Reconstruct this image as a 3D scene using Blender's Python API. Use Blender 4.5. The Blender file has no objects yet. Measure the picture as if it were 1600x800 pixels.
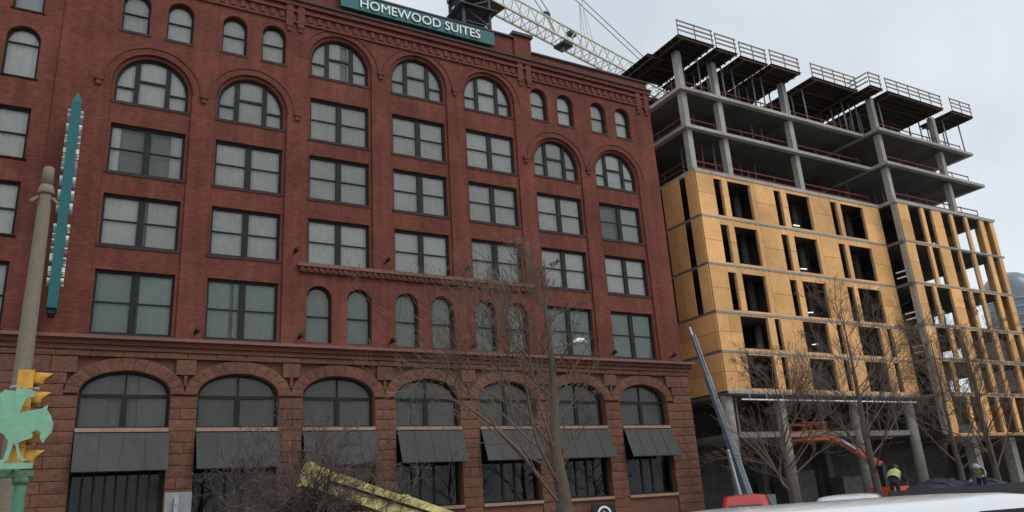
import bpy, bmesh, math, random
from mathutils import Vector, Matrix
from mathutils.geometry import tessellate_polygon

scene = bpy.context.scene
col = scene.collection
rnd = random.Random(7)
PI = math.pi

# ------------------------------------------------------------------ camera
cam_data = bpy.data.cameras.new('camera')
cam = bpy.data.objects.new('camera', cam_data)
col.objects.link(cam)
cam.matrix_world = Matrix(((0.86920713, -0.10074901, -0.48407499, 0.0),
                           (-0.49034742, -0.30146830, -0.81772628, 0.0),
                           (-0.06354815, 0.94813844, -0.31144041, 1.6),
                           (0, 0, 0, 1)))
cam_data.sensor_width = 36.0
cam_data.lens = 36.0 * 1225.214 / 1600.0
cam_data.clip_start = 0.05
cam_data.clip_end = 3000.0
scene.camera = cam

# ------------------------------------------------------------------ sky, sun, exposure
SUN_EL, SUN_AZ = math.radians(48), math.radians(150)      # azimuth clockwise from +Y
world = bpy.data.worlds.new('World')
scene.world = world
world.use_nodes = True
wn, wl = world.node_tree.nodes, world.node_tree.links
wn.clear()
w_out = wn.new('ShaderNodeOutputWorld')
w_bg = wn.new('ShaderNodeBackground')
w_sky = wn.new('ShaderNodeTexSky')
w_sky.sky_type = 'NISHITA'
w_sky.sun_disc = False
w_sky.sun_elevation = SUN_EL
w_sky.sun_rotation = SUN_AZ
w_tc = wn.new('ShaderNodeTexCoord')
w_no = wn.new('ShaderNodeTexNoise')
w_no.inputs['Scale'].default_value = 2.6
w_no.inputs['Detail'].default_value = 5.0
w_no.inputs['Roughness'].default_value = 0.5
w_ramp = wn.new('ShaderNodeValToRGB')
w_ramp.color_ramp.elements[0].position = 0.33
w_ramp.color_ramp.elements[0].color = (5.9, 6.5, 7.1, 1)
w_ramp.color_ramp.elements[1].position = 0.66
w_ramp.color_ramp.elements[1].color = (8.2, 8.7, 9.1, 1)
w_mix = wn.new('ShaderNodeMix')
w_mix.data_type = 'RGBA'
w_mix.inputs['Factor'].default_value = 0.93
wl.new(w_tc.outputs['Generated'], w_no.inputs['Vector'])
wl.new(w_no.outputs['Fac'], w_ramp.inputs['Fac'])
wl.new(w_sky.outputs['Color'], w_mix.inputs['A'])
wl.new(w_ramp.outputs['Color'], w_mix.inputs['B'])
wl.new(w_mix.outputs['Result'], w_bg.inputs['Color'])
w_bg.inputs['Strength'].default_value = 0.1
wl.new(w_bg.outputs['Background'], w_out.inputs['Surface'])

sun_data = bpy.data.lights.new('sun', 'SUN')
sun_data.energy = 0.9
sun_data.angle = math.radians(25)
sun_data.color = (1.0, 0.97, 0.92)
sun = bpy.data.objects.new('sun', sun_data)
col.objects.link(sun)
sd = Vector((math.sin(SUN_AZ) * math.cos(SUN_EL), math.cos(SUN_AZ) * math.cos(SUN_EL), math.sin(SUN_EL)))
sun.rotation_euler = sd.to_track_quat('Z', 'Y').to_euler()
sun.location = (10, -10, 40)

scene.view_settings.view_transform = 'Standard'
scene.view_settings.look = 'None'
scene.view_settings.gamma = 1.0
scene.view_settings.use_curve_mapping = False
scene.view_settings.exposure = 0.15
scene.render.engine = 'CYCLES'
scene.cycles.max_bounces = 6
scene.cycles.transparent_max_bounces = 8

# ------------------------------------------------------------------ materials
MATS = {}

def _base(name):
    m = bpy.data.materials.new(name)
    m.use_nodes = True
    nt = m.node_tree
    nt.nodes.clear()
    out = nt.nodes.new('ShaderNodeOutputMaterial')
    b = nt.nodes.new('ShaderNodeBsdfPrincipled')
    nt.links.new(b.outputs['BSDF'], out.inputs['Surface'])
    MATS[name] = m
    return m, nt, b, out

def _mul(nt, col_out, fac_out):
    mx = nt.nodes.new('ShaderNodeMix')
    mx.data_type = 'RGBA'
    mx.blend_type = 'MULTIPLY'
    mx.inputs['Factor'].default_value = 1.0
    nt.links.new(col_out, mx.inputs['A'])
    nt.links.new(fac_out, mx.inputs['B'])
    return mx.outputs['Result']

def _noise_fac(nt, scale, lo, hi, detail=5, stretch=(1, 1, 1), rough=0.6):
    g = nt.nodes.new('ShaderNodeNewGeometry')
    mp = nt.nodes.new('ShaderNodeMapping')
    mp.inputs['Scale'].default_value = stretch
    n = nt.nodes.new('ShaderNodeTexNoise')
    n.inputs['Scale'].default_value = scale
    n.inputs['Detail'].default_value = detail
    n.inputs['Roughness'].default_value = rough
    nt.links.new(g.outputs['Position'], mp.inputs['Vector'])
    nt.links.new(mp.outputs['Vector'], n.inputs['Vector'])
    r = nt.nodes.new('ShaderNodeMapRange')
    r.inputs['From Min'].default_value = 0.25
    r.inputs['From Max'].default_value = 0.75
    r.inputs['To Min'].default_value = lo
    r.inputs['To Max'].default_value = hi
    nt.links.new(n.outputs['Fac'], r.inputs['Value'])
    return n.outputs['Fac'], r.outputs['Result']

def _rand_fac(nt, lo, hi):
    oi = nt.nodes.new('ShaderNodeObjectInfo')
    r = nt.nodes.new('ShaderNodeMapRange')
    r.inputs['To Min'].default_value = lo
    r.inputs['To Max'].default_value = hi
    nt.links.new(oi.outputs['Random'], r.inputs['Value'])
    return r.outputs['Result']

def _bump(nt, b, h, strength, dist=0.02):
    bp = nt.nodes.new('ShaderNodeBump')
    bp.inputs['Strength'].default_value = strength
    bp.inputs['Distance'].default_value = dist
    nt.links.new(h, bp.inputs['Height'])
    nt.links.new(bp.outputs['Normal'], b.inputs['Normal'])

def surf(name, c, rough=0.7, scale=6.0, amt=0.2, big=0.12, rand=0.0, bump=0.2, metal=0.0, stretch=(1, 1, 1), spec=0.3, dist=0.02, coat=0.0):
    m, nt, b, out = _base(name)
    rgb = nt.nodes.new('ShaderNodeRGB')
    rgb.outputs[0].default_value = (c[0], c[1], c[2], 1)
    o = rgb.outputs[0]
    fine, f1 = _noise_fac(nt, scale, 1 - amt, 1 + amt, stretch=stretch)
    o = _mul(nt, o, f1)
    if big:
        _, f2 = _noise_fac(nt, 0.35, 1 - big, 1 + big, detail=3)
        o = _mul(nt, o, f2)
    if rand:
        o = _mul(nt, o, _rand_fac(nt, 1 - rand, 1 + rand))
    nt.links.new(o, b.inputs['Base Color'])
    b.inputs['Roughness'].default_value = rough
    b.inputs['Metallic'].default_value = metal
    b.inputs['Specular IOR Level'].default_value = spec
    b.inputs['Coat Weight'].default_value = coat
    if bump:
        _bump(nt, b, fine, bump, dist)
    return m

def brick_mat(name, c1, c2, mortar):
    m, nt, b, out = _base(name)
    g = nt.nodes.new('ShaderNodeNewGeometry')
    sx = nt.nodes.new('ShaderNodeSeparateXYZ')
    nt.links.new(g.outputs['Position'], sx.inputs['Vector'])
    ad = nt.nodes.new('ShaderNodeMath')
    ad.operation = 'ADD'
    nt.links.new(sx.outputs['X'], ad.inputs[0])
    nt.links.new(sx.outputs['Y'], ad.inputs[1])
    cx = nt.nodes.new('ShaderNodeCombineXYZ')
    nt.links.new(ad.outputs[0], cx.inputs['X'])
    nt.links.new(sx.outputs['Z'], cx.inputs['Y'])
    br = nt.nodes.new('ShaderNodeTexBrick')
    br.inputs['Scale'].default_value = 1.0
    br.inputs['Brick Width'].default_value = 0.22
    br.inputs['Row Height'].default_value = 0.075
    br.inputs['Mortar Size'].default_value = 0.006
    br.inputs['Color1'].default_value = (*c1, 1)
    br.inputs['Color2'].default_value = (*c2, 1)
    br.inputs['Mortar'].default_value = (*mortar, 1)
    nt.links.new(cx.outputs['Vector'], br.inputs['Vector'])
    _, f1 = _noise_fac(nt, 0.45, 0.70, 1.25, detail=6)
    _, f2 = _noise_fac(nt, 2.2, 0.70, 1.18, detail=6, stretch=(1, 1, 0.09))
    o = _mul(nt, _mul(nt, br.outputs['Color'], f1), f2)
    nt.links.new(o, b.inputs['Base Color'])
    b.inputs['Roughness'].default_value = 0.85
    b.inputs['Specular IOR Level'].default_value = 0.2
    inv = nt.nodes.new('ShaderNodeMath')
    inv.operation = 'SUBTRACT'
    inv.inputs[0].default_value = 1.0
    nt.links.new(br.outputs['Fac'], inv.inputs[1])
    _bump(nt, b, inv.outputs[0], 0.4, 0.008)
    return m

def glass_mat(name, tint, refl=1.0, ior=1.5):
    m = bpy.data.materials.new(name)
    m.use_nodes = True
    nt = m.node_tree
    nt.nodes.clear()
    out = nt.nodes.new('ShaderNodeOutputMaterial')
    tr = nt.nodes.new('ShaderNodeBsdfTransparent')
    tr.inputs['Color'].default_value = (*tint, 1)
    gl = nt.nodes.new('ShaderNodeBsdfGlossy')
    gl.inputs['Roughness'].default_value = 0.016
    gl.inputs['Color'].default_value = (refl, refl, refl, 1)
    fr = nt.nodes.new('ShaderNodeFresnel')
    fr.inputs['IOR'].default_value = ior
    n, f = _noise_fac(nt, 0.9, 0, 1, detail=2)
    bp = nt.nodes.new('ShaderNodeBump')
    bp.inputs['Strength'].default_value = 0.08
    bp.inputs['Distance'].default_value = 0.05
    nt.links.new(n, bp.inputs['Height'])
    nt.links.new(bp.outputs['Normal'], gl.inputs['Normal'])
    mx = nt.nodes.new('ShaderNodeMixShader')
    nt.links.new(fr.outputs[0], mx.inputs[0])
    nt.links.new(tr.outputs[0], mx.inputs[1])
    nt.links.new(gl.outputs[0], mx.inputs[2])
    nt.links.new(mx.outputs[0], out.inputs['Surface'])
    MATS[name] = m
    return m

def glow_mat(name, c, s):
    m, nt, b, out = _base(name)
    _, f = _noise_fac(nt, 20, 0.9, 1.1)
    rgb = nt.nodes.new('ShaderNodeRGB')
    rgb.outputs[0].default_value = (*c, 1)
    o = _mul(nt, rgb.outputs[0], f)
    nt.links.new(o, b.inputs['Base Color'])
    nt.links.new(o, b.inputs['Emission Color'])
    b.inputs['Emission Strength'].default_value = s
    return m

brick_mat('brick', (0.228, 0.066, 0.044), (0.152, 0.046, 0.033), (0.155, 0.075, 0.058))
surf('terracotta', (0.145, 0.046, 0.034), 0.8, 9, 0.25, 0.2, 0.08)
surf('sandstone', (0.165, 0.075, 0.05), 0.9, 7, 0.3, 0.25, 0.09, 0.6, dist=0.05)
surf('mortar', (0.155, 0.07, 0.047), 0.95, 12, 0.25)
surf('ledge_stone', (0.21, 0.11, 0.085), 0.85, 8, 0.25, 0.2, 0.05)
surf('tan_sill', (0.34, 0.22, 0.16), 0.8, 8, 0.2, 0.15)
surf('window_frame', (0.02, 0.022, 0.022), 0.6, 10, 0.15, 0.1, 0, 0.05, spec=0.2)
surf('sill_dark', (0.055, 0.035, 0.033), 0.8, 9, 0.25)
surf('coping', (0.035, 0.03, 0.032), 0.6, 5, 0.25)
surf('curtain', (0.74, 0.72, 0.67), 0.9, 3, 0.10, 0.06, 0.13, 0.0)
surf('curtain_dim', (0.36, 0.345, 0.32), 0.9, 3, 0.10, 0.06, 0.2, 0.0)
surf('room_shade', (0.05, 0.05, 0.052), 0.9, 2, 0.3)  # shade of the hotel rooms, put into the wall and floor colour
glass_mat('glass', (0.86, 0.88, 0.88))
glass_mat('glass_green', (0.58, 0.66, 0.63))
glass_mat('glass_dark', (0.74, 0.74, 0.73), 0.8)
surf('awning_cloth', (0.068, 0.067, 0.064), 0.8, 5, 0.16, 0.16, 0.08, 0.25, stretch=(1, 1, 0.25), dist=0.06)
surf('sign_teal', (0.015, 0.13, 0.135), 0.5, 5, 0.12, 0.08, 0, 0.03)
surf('letter_white', (0.9, 0.9, 0.88), 0.5, 6, 0.05, 0.03, 0, 0.0)
surf('black_metal', (0.012, 0.012, 0.013), 0.5, 12, 0.2, 0.1, 0, 0.05, spec=0.5)
surf('concrete', (0.38, 0.37, 0.33), 0.9, 5, 0.22, 0.25, 0.06, 0.3)
surf('concrete_mid', (0.24, 0.23, 0.205), 0.9, 5, 0.3, 0.3, 0.08, 0.3)
surf('concrete_shade', (0.16, 0.155, 0.145), 0.9, 5, 0.25, 0.25, 0.05, 0.3)  # darker copy of the concrete, with the shade of inner parts put in
surf('osb', (0.81, 0.44, 0.172), 0.75, 16, 0.22, 0.22, 0.15, 0.15, stretch=(1, 1, 0.15))
surf('osb_edge', (0.42, 0.25, 0.12), 0.8, 12, 0.2, 0.1, 0.1)
surf('lumber', (0.46, 0.30, 0.15), 0.8, 10, 0.2, 0.1, 0.12, stretch=(1, 1, 0.2))
surf('steel_track', (0.33, 0.34, 0.35), 0.5, 10, 0.2, 0.1, 0.1, 0.05, metal=0.6)
surf('galvanised', (0.42, 0.44, 0.46), 0.45, 10, 0.15, 0.1, 0.05, 0.05, metal=0.7)
surf('soffit_shade', (0.11, 0.10, 0.09), 0.9, 4, 0.3, 0.3, 0.2)  # shade under the upper slabs, put into the colour
surf('red_rail', (0.15, 0.03, 0.024), 0.7, 8, 0.3, 0.1, 0.2)
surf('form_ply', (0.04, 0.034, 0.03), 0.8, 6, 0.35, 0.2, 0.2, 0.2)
surf('form_joist', (0.10, 0.062, 0.036), 0.8, 6, 0.3, 0.1, 0.25)
surf('shore_metal', (0.23, 0.235, 0.235), 0.5, 8, 0.2, 0.1, 0.2, 0.05, metal=0.4)
surf('rail_wood', (0.27, 0.22, 0.17), 0.8, 8, 0.3, 0.1, 0.25)
surf('interior_shade', (0.10, 0.095, 0.09), 0.9, 2, 0.4, 0.3, 0.2)  # shade inside the unfinished building, put into the colour
surf('crane_white', (0.60, 0.585, 0.46), 0.55, 5, 0.2, 0.15, 0.1, 0.05)
surf('crane_dark', (0.028, 0.033, 0.036), 0.5, 5, 0.25, 0.15, 0.1, 0.05)
surf('cable', (0.11, 0.11, 0.115), 0.5, 5, 0.1, 0, 0, 0.0)
surf('bark_brown', (0.105, 0.068, 0.052), 0.9, 14, 0.35, 0.2, 0, 0.6, stretch=(1, 1, 0.3))
surf('bark_grey', (0.125, 0.10, 0.08), 0.9, 14, 0.35, 0.2, 0, 0.6, stretch=(1, 1, 0.3))
surf('twig', (0.15, 0.108, 0.082), 0.85, 20, 0.3, 0.25, 0, 0.0)
surf('twig_pale', (0.175, 0.125, 0.095), 0.85, 20, 0.35, 0.3, 0, 0.0)
surf('twig_dark', (0.12, 0.09, 0.078), 0.85, 20, 0.3, 0.3, 0, 0.0)
surf('pole_concrete', (0.24, 0.205, 0.15), 0.9, 45, 0.35, 0.15, 0, 0.5, dist=0.01)
surf('mint', (0.25, 0.50, 0.335), 0.6, 9, 0.15, 0.12, 0, 0.1)
surf('mint_dark', (0.12, 0.27, 0.17), 0.6, 9, 0.2, 0.12, 0, 0.1)
surf('signal_yellow', (0.66, 0.33, 0.055), 0.5, 9, 0.2, 0.12, 0.06, 0.05)
surf('lens_dark', (0.02, 0.018, 0.016), 0.2, 9, 0.2, 0.12, 0, 0.0, spec=0.6)
surf('paint_white', (0.72, 0.74, 0.76), 0.25, 3, 0.03, 0.03, 0, 0.0, spec=0.5, coat=0.6)
surf('paint_silver', (0.62, 0.63, 0.64), 0.3, 3, 0.03, 0.03, 0, 0.0, spec=0.5, coat=0.6)
surf('paint_red', (0.45, 0.028, 0.02), 0.25, 3, 0.05, 0.03, 0, 0.0, spec=0.5, coat=0.6)
surf('car_glass', (0.025, 0.03, 0.034), 0.06, 3, 0.05, 0.03, 0, 0.0, spec=0.8)
surf('rubber', (0.015, 0.015, 0.015), 0.85, 20, 0.2, 0, 0, 0.1)
surf('alloy', (0.45, 0.46, 0.47), 0.35, 20, 0.1, 0, 0, 0.0, metal=0.8)
surf('lamp_red', (0.35, 0.012, 0.012), 0.2, 20, 0.1, 0, 0, 0.0)
surf('lamp_clear', (0.6, 0.6, 0.6), 0.15, 20, 0.1, 0, 0, 0.0)
surf('yellow_worn', (0.56, 0.47, 0.20), 0.75, 6, 0.8, 0.3, 0, 0.4)
surf('lift_orange', (0.50, 0.10, 0.03), 0.5, 7, 0.2, 0.15, 0.05, 0.1)
surf('boom_grey', (0.16, 0.19, 0.22), 0.45, 7, 0.2, 0.15, 0.05, 0.1, metal=0.2)
surf('asphalt', (0.05, 0.05, 0.052), 0.9, 30, 0.3, 0.2, 0, 0.4)
surf('lamp_grey', (0.11, 0.105, 0.10), 0.6, 12, 0.2, 0.1, 0, 0.05)
surf('paving', (0.27, 0.26, 0.24), 0.9, 12, 0.2, 0.2, 0.06, 0.3)
surf('kerb_stone', (0.30, 0.29, 0.27), 0.9, 12, 0.2, 0.2, 0.05, 0.3)
surf('road_paint', (0.7, 0.7, 0.66), 0.8, 25, 0.25, 0.2, 0, 0.1)
surf('tarp_navy', (0.022, 0.024, 0.05), 0.6, 3, 0.3, 0.2, 0, 0.4, dist=0.1)
surf('hivis', (0.50, 0.52, 0.08), 0.8, 9, 0.15, 0, 0, 0.1)
surf('stripe', (0.7, 0.7, 0.7), 0.4, 9, 0.1, 0, 0, 0.0)
surf('trouser', (0.035, 0.035, 0.045), 0.9, 9, 0.2, 0, 0, 0.1)
surf('skin', (0.42, 0.24, 0.17), 0.6, 20, 0.08, 0, 0, 0.0)
surf('hair', (0.03, 0.02, 0.015), 0.8, 40, 0.3, 0, 0, 0.2)
surf('far_glass', (0.17, 0.22, 0.26), 0.35, 3, 0.1, 0.1, 0.1, 0.0, spec=0.6)
surf('far_wall', (0.30, 0.33, 0.36), 0.7, 3, 0.1, 0.1, 0.05, 0.0)
surf('far_brown', (0.16, 0.10, 0.075), 0.8, 3, 0.15, 0.15, 0.1, 0.0)
surf('sign_back', (0.33, 0.34, 0.34), 0.55, 12, 0.2, 0.15, 0, 0.1, metal=0.4)
surf('roofing', (0.08, 0.08, 0.08), 0.9, 8, 0.2)
glow_mat('tube_light', (0.9, 0.92, 0.9), 0.8)

# ------------------------------------------------------------------ helpers
ORG = {}

def tag(o, label=None, cat=None, group=None, kind=None):
    if label: o['label'] = label
    if cat: o['category'] = cat
    if group: o['group'] = group
    if kind: o['kind'] = kind
    return o

def link(o, parent, origin):
    col.objects.link(o)
    ORG[o.name] = Vector(origin)
    if parent is not None:
        o.parent = parent
        o.location = Vector(origin) - ORG[parent.name]
    else:
        o.location = origin
    return o

def thing(name, loc, label, cat, group=None):
    o = bpy.data.objects.new(name, None)
    o.empty_display_size = 0.3
    link(o, None, loc)
    return tag(o, label, cat, group)

def make_mesh(name, verts, faces, m, smooth=False):
    me = bpy.data.meshes.new(name)
    me.from_pydata([tuple(v) for v in verts], [], faces)
    me.materials.append(MATS[m])
    if smooth:
        me.polygons.foreach_set('use_smooth', [True] * len(me.polygons))
    me.update()
    return me

def inst(name, me, loc, parent, rot=None):
    o = bpy.data.objects.new(name, me)
    link(o, parent, loc)
    if rot: o.rotation_euler = rot
    return o

def wmesh(name, verts, faces, m, parent=None, smooth=False):
    """mesh from world coordinates; its origin goes to the middle of its base"""
    xs = [v[0] for v in verts]; ys = [v[1] for v in verts]; zs = [v[2] for v in verts]
    o = Vector(((min(xs) + max(xs)) / 2, (min(ys) + max(ys)) / 2, min(zs)))
    me = make_mesh(name, [Vector(v) - o for v in verts], faces, m, smooth)
    return inst(name, me, o, parent)

_boxes = {}
BOXF = [(0, 3, 2, 1), (4, 5, 6, 7), (0, 1, 5, 4), (1, 2, 6, 5), (2, 3, 7, 6), (3, 0, 4, 7)]

def box(name, x0, x1, y0, y1, z0, z1, m, parent=None):
    w, d, h = round(x1 - x0, 4), round(y1 - y0, 4), round(z1 - z0, 4)
    key = (w, d, h, m)
    if key not in _boxes:
        a, b = w / 2, d / 2
        vs = [(-a, -b, 0), (a, -b, 0), (a, b, 0), (-a, b, 0), (-a, -b, h), (a, -b, h), (a, b, h), (-a, b, h)]
        _boxes[key] = make_mesh(name, vs, BOXF, m)
    return inst(name, _boxes[key], ((x0 + x1) / 2, (y0 + y1) / 2, z0), parent)

class MB:
    def __init__(s): s.v, s.f = [], []
    def add(s, vs, fs):
        n = len(s.v)
        s.v += [tuple(v) for v in vs]
        s.f += [tuple(i + n for i in f) for f in fs]
    def box(s, x0, x1, y0, y1, z0, z1):
        s.add([(x0, y0, z0), (x1, y0, z0), (x1, y1, z0), (x0, y1, z0), (x0, y0, z1), (x1, y0, z1), (x1, y1, z1), (x0, y1, z1)], BOXF)
    def bar(s, p, q, w, h=None):
        h = h or w
        p, q = Vector(p), Vector(q)
        d = (q - p).normalized()
        up = Vector((0, 0, 1)) if abs(d.z) < 0.95 else Vector((0, 1, 0))
        a = d.cross(up).normalized() * w / 2
        b = a.cross(d).normalized() * h / 2
        s.add([p - a - b, p + a - b, p + a + b, p - a + b, q - a - b, q + a - b, q + a + b, q - a + b], BOXF)
    def tube(s, pts, rad, n=6, cap=True):
        pts = [Vector(p) for p in pts]
        if not hasattr(rad, '__len__'): rad = [rad] * len(pts)
        base = len(s.v)
        ref = None
        for i, p in enumerate(pts):
            d = (pts[min(i + 1, len(pts) - 1)] - pts[max(i - 1, 0)]).normalized()
            if ref is None:
                ref = d.orthogonal().normalized()
            a = (ref - d * ref.dot(d))
            a = a.normalized() if a.length > 1e-5 else d.orthogonal().normalized()
            ref = a
            b = d.cross(a)
            for k in range(n):
                t = 2 * PI * k / n
                s.v.append(tuple(p + (a * math.cos(t) + b * math.sin(t)) * rad[i]))
        for i in range(len(pts) - 1):
            for k in range(n):
                k2 = (k + 1) % n
                s.f.append((base + i * n + k, base + i * n + k2, base + (i + 1) * n + k2, base + (i + 1) * n + k))
        if cap:
            s.f.append(tuple(base + k for k in reversed(range(n))))
            e = base + (len(pts) - 1) * n
            s.f.append(tuple(e + k for k in range(n)))
    def lathe(s, cx, cy, prof, n=16):
        base = len(s.v)
        for r, z in prof:
            for k in range(n):
                t = 2 * PI * k / n
                s.v.append((cx + r * math.cos(t), cy + r * math.sin(t), z))
        for i in range(len(prof) - 1):
            for k in range(n):
                k2 = (k + 1) % n
                s.f.append((base + i * n + k, base + i * n + k2, base + (i + 1) * n + k2, base + (i + 1) * n + k))
        s.f.append(tuple(base + k for k in reversed(range(n))))
        e = base + (len(prof) - 1) * n
        s.f.append(tuple(e + k for k in range(n)))
    def build(s, name, m, parent=None, smooth=False):
        return wmesh(name, s.v, s.f, m, parent, smooth)

def bar(name, p, q, w, m, parent, h=None):
    b = MB(); b.bar(p, q, w, h)
    return b.build(name, m, parent)

def pole(name, p, q, r0, r1, m, parent, n=8):
    b = MB(); b.tube([p, q], [r0, r1], n)
    return b.build(name, m, parent, True)

def plate_data(outer, holes, y0, y1):
    """outline with holes in the xz plane, extruded from y0 (street side) to y1"""
    loops = [outer] + list(holes)
    tris = tessellate_polygon([[Vector((x, z, 0)) for x, z in L] for L in loops])
    flat = [p for L in loops for p in L]
    n = len(flat)
    vs = [(x, y0, z) for x, z in flat] + [(x, y1, z) for x, z in flat]
    fs = []
    for a, b, c in tris:
        pa, pb, pc = flat[a], flat[b], flat[c]
        cr = (pb[0] - pa[0]) * (pc[1] - pa[1]) - (pb[1] - pa[1]) * (pc[0] - pa[0])
        if abs(cr) < 1e-9: continue
        if cr < 0: b, c = c, b
        fs.append((a, b, c)); fs.append((n + a, n + c, n + b))
    k = 0
    for li, L in enumerate(loops):
        area = sum(L[i][0] * L[(i + 1) % len(L)][1] - L[(i + 1) % len(L)][0] * L[i][1] for i in range(len(L)))
        ccw = area > 0
        for i in range(len(L)):
            a, b = k + i, k + (i + 1) % len(L)
            if ccw != (li == 0): a, b = b, a
            fs.append((a, n + a, n + b, b))
        k += len(L)
    return vs, fs

def plate(name, outer, holes, y0, y1, m, parent=None):
    vs, fs = plate_data(outer, holes, y0, y1)
    return wmesh(name, vs, fs, m, parent)

def rect(x0, x1, z0, z1): return [(x0, z0), (x1, z0), (x1, z1), (x0, z1)]

def arched(cx, hw, z0, zs, rise, n=18, sh=0.0):
    """opening with an elliptical head: springing at zs"""
    hw -= sh; rise -= sh
    p = [(cx - hw, z0 + sh), (cx + hw, z0 + sh)]
    for i in range(n + 1):
        t = PI * i / n
        p.append((cx + hw * math.cos(t), zs + rise * math.sin(t)))
    return p

def arch_z(x, cx, hw, zs, rise):
    u = min(1.0, abs(x - cx) / hw)
    return zs + rise * math.sqrt(max(0.0, 1 - u * u))

def text_mesh(body, width, height, depth, m, gap=1.0):
    cu = bpy.data.curves.new('lettering', 'FONT')
    cu.body = body
    cu.size = 1.0
    cu.extrude = 0.5
    cu.space_character = gap
    cu.resolution_u = 3
    to = bpy.data.objects.new('lettering', cu)
    col.objects.link(to)
    bpy.context.view_layer.update()
    dg = bpy.context.evaluated_depsgraph_get()
    me = bpy.data.meshes.new_from_object(to.evaluated_get(dg))
    bpy.data.objects.remove(to)
    xs = [v.co.x for v in me.vertices]; ys = [v.co.y for v in me.vertices]
    for v in me.vertices:
        v.co.x = (v.co.x - min(xs)) / (max(xs) - min(xs)) * width
        v.co.y = (v.co.y - min(ys)) / (max(ys) - min(ys)) * height
        v.co.z = v.co.z * depth
    # one mesh for each letter, found as an island of connected faces
    par = list(range(len(me.vertices)))
    def root(i):
        while par[i] != i:
            par[i] = par[par[i]]; i = par[i]
        return i
    for e in me.edges:
        a, b = root(e.vertices[0]), root(e.vertices[1])
        if a != b: par[a] = b
    # front, back and sides of one letter share an x range: merge islands that overlap
    spans = {}
    for i, v in enumerate(me.vertices):
        s_ = spans.setdefault(root(i), [9e9, -9e9])
        s_[0] = min(s_[0], v.co.x); s_[1] = max(s_[1], v.co.x)
    groups = []
    for r_, (a, b) in sorted(spans.items(), key=lambda q: q[1][0]):
        if groups and a < groups[-1][2] - 0.02 * (b - a):
            groups[-1][0].add(r_); groups[-1][2] = max(groups[-1][2], b)
        else:
            groups.append([{r_}, a, b])
    out = []
    for g, a, b in groups:
        idx = [i for i in range(len(me.vertices)) if root(i) in g]
        mp = {i: k for k, i in enumerate(idx)}
        fs = [tuple(mp[i] for i in p.vertices) for p in me.polygons if p.vertices[0] in mp]
        out.append((a, make_mesh('letter', [me.vertices[i].co - Vector((a, 0, 0)) for i in idx], fs, m)))
    bpy.data.meshes.remove(me)
    return out

# ------------------------------------------------------------------ ground
def structure(o):
    o['kind'] = 'structure'
    return o

structure(wmesh('ground', [(-600, -300, -0.02), (900, -300, -0.02), (900, 900, -0.02), (-600, 900, -0.02)], [(0, 1, 2, 3)], 'paving'))
structure(box('road', -200, 300, 2.0, 27.0, -0.015, 0.0, 'asphalt'))
structure(box('near_pavement', -200, 300, -12.0, 1.8, -0.01, 0.13, 'paving'))
structure(box('near_kerb', -200, 300, 1.8, 2.0, -0.01, 0.14, 'kerb_stone'))
structure(box('far_kerb', -200, 300, 27.0, 27.2, -0.01, 0.14, 'kerb_stone'))
structure(box('far_pavement', -200, 300, 27.2, 80.0, -0.01, 0.13, 'paving'))
lane_paint = MB()
for i in range(-10, 40):
    lane_paint.box(i * 6.0, i * 6.0 + 2.5, 12.4, 12.52, 0.001, 0.004)
structure(lane_paint.build('lane_marking', 'road_paint'))
edge = MB(); edge.box(-200, 300, 24.4, 24.52, 0.001, 0.004)
structure(edge.build('edge_line', 'road_paint'))

# ------------------------------------------------------------------ hotel
hotel = thing('brick_hotel', (12.5, 43, 0.13), 'old red brick hotel with arched windows and a rough brown stone base', 'hotel')
CX = [2.38 + 4.515 * i for i in range(7)]
YF = 36.0
FLANK, MID = (0, 1, 5, 6), (2, 3, 4)
WING_X = -2.95

# --- stone base
B_HW, B_ZS, B_RISE = 1.72, 7.3, 0.95
base_holes = [arched(c, B_HW, 2.15 if i else 0.3, B_ZS, B_RISE) for i, c in enumerate(CX)]
plate('base_wall', rect(-8, 33.05, 0.13, 9.05), base_holes, 36.1, 36.5, 'mortar', hotel)

def stone_mesh(w, h, d, seed):
    r = random.Random(seed)
    a = w / 2
    e = 0.016
    vs = [(-a, d, 0), (a, d, 0), (a, d, h), (-a, d, h),
          (-a, 0.014, 0), (a, 0.014, 0), (a, 0.014, h), (-a, 0.014, h)]
    fr = [(-a + e, e), (a - e, e), (a - e, h - e), (-a + e, h - e)]
    vs += [(x, 0.0 - r.uniform(0, 0.03), z) for x, z in fr]
    vs += [(r.uniform(-0.25, 0.25) * w, -r.uniform(0.02, 0.06), h * r.uniform(0.35, 0.65))]
    fs = [(0, 3, 2, 1), (0, 1, 5, 4), (1, 2, 6, 5), (2, 3, 7, 6), (3, 0, 4, 7),
          (4, 5, 9, 8), (5, 6, 10, 9), (6, 7, 11, 10), (7, 4, 8, 11), (8, 9, 12), (9, 10, 12), (10, 11, 12), (11, 8, 12)]
    return make_mesh('stone_block', vs, fs, 'sandstone')

_stones = {}
def stone(x0, x1, z0, z1, m=None, y=35.93):
    g = 0.004
    w, h = round(x1 - x0 - 2 * g, 2), round(z1 - z0 - 2 * g, 2)
    if w < 0.06 or h < 0.06: return
    key = (w, h, rnd.randrange(3))
    if key not in _stones: _stones[key] = stone_mesh(w, h, 0.17, hash(key) % 9973)
    inst('stone_block', _stones[key], ((x0 + x1) / 2, y, z0 + g), hotel)

VT = 0.55
def ext_x(z, c):      # half width of the arch's outer ring at height z
    hw, ri = B_HW + VT, B_RISE + VT
    if z <= B_ZS: return B_HW
    u = (z - B_ZS) / ri
    return hw * math.sqrt(max(0, 1 - u * u)) if u < 1 else 0.0

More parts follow.
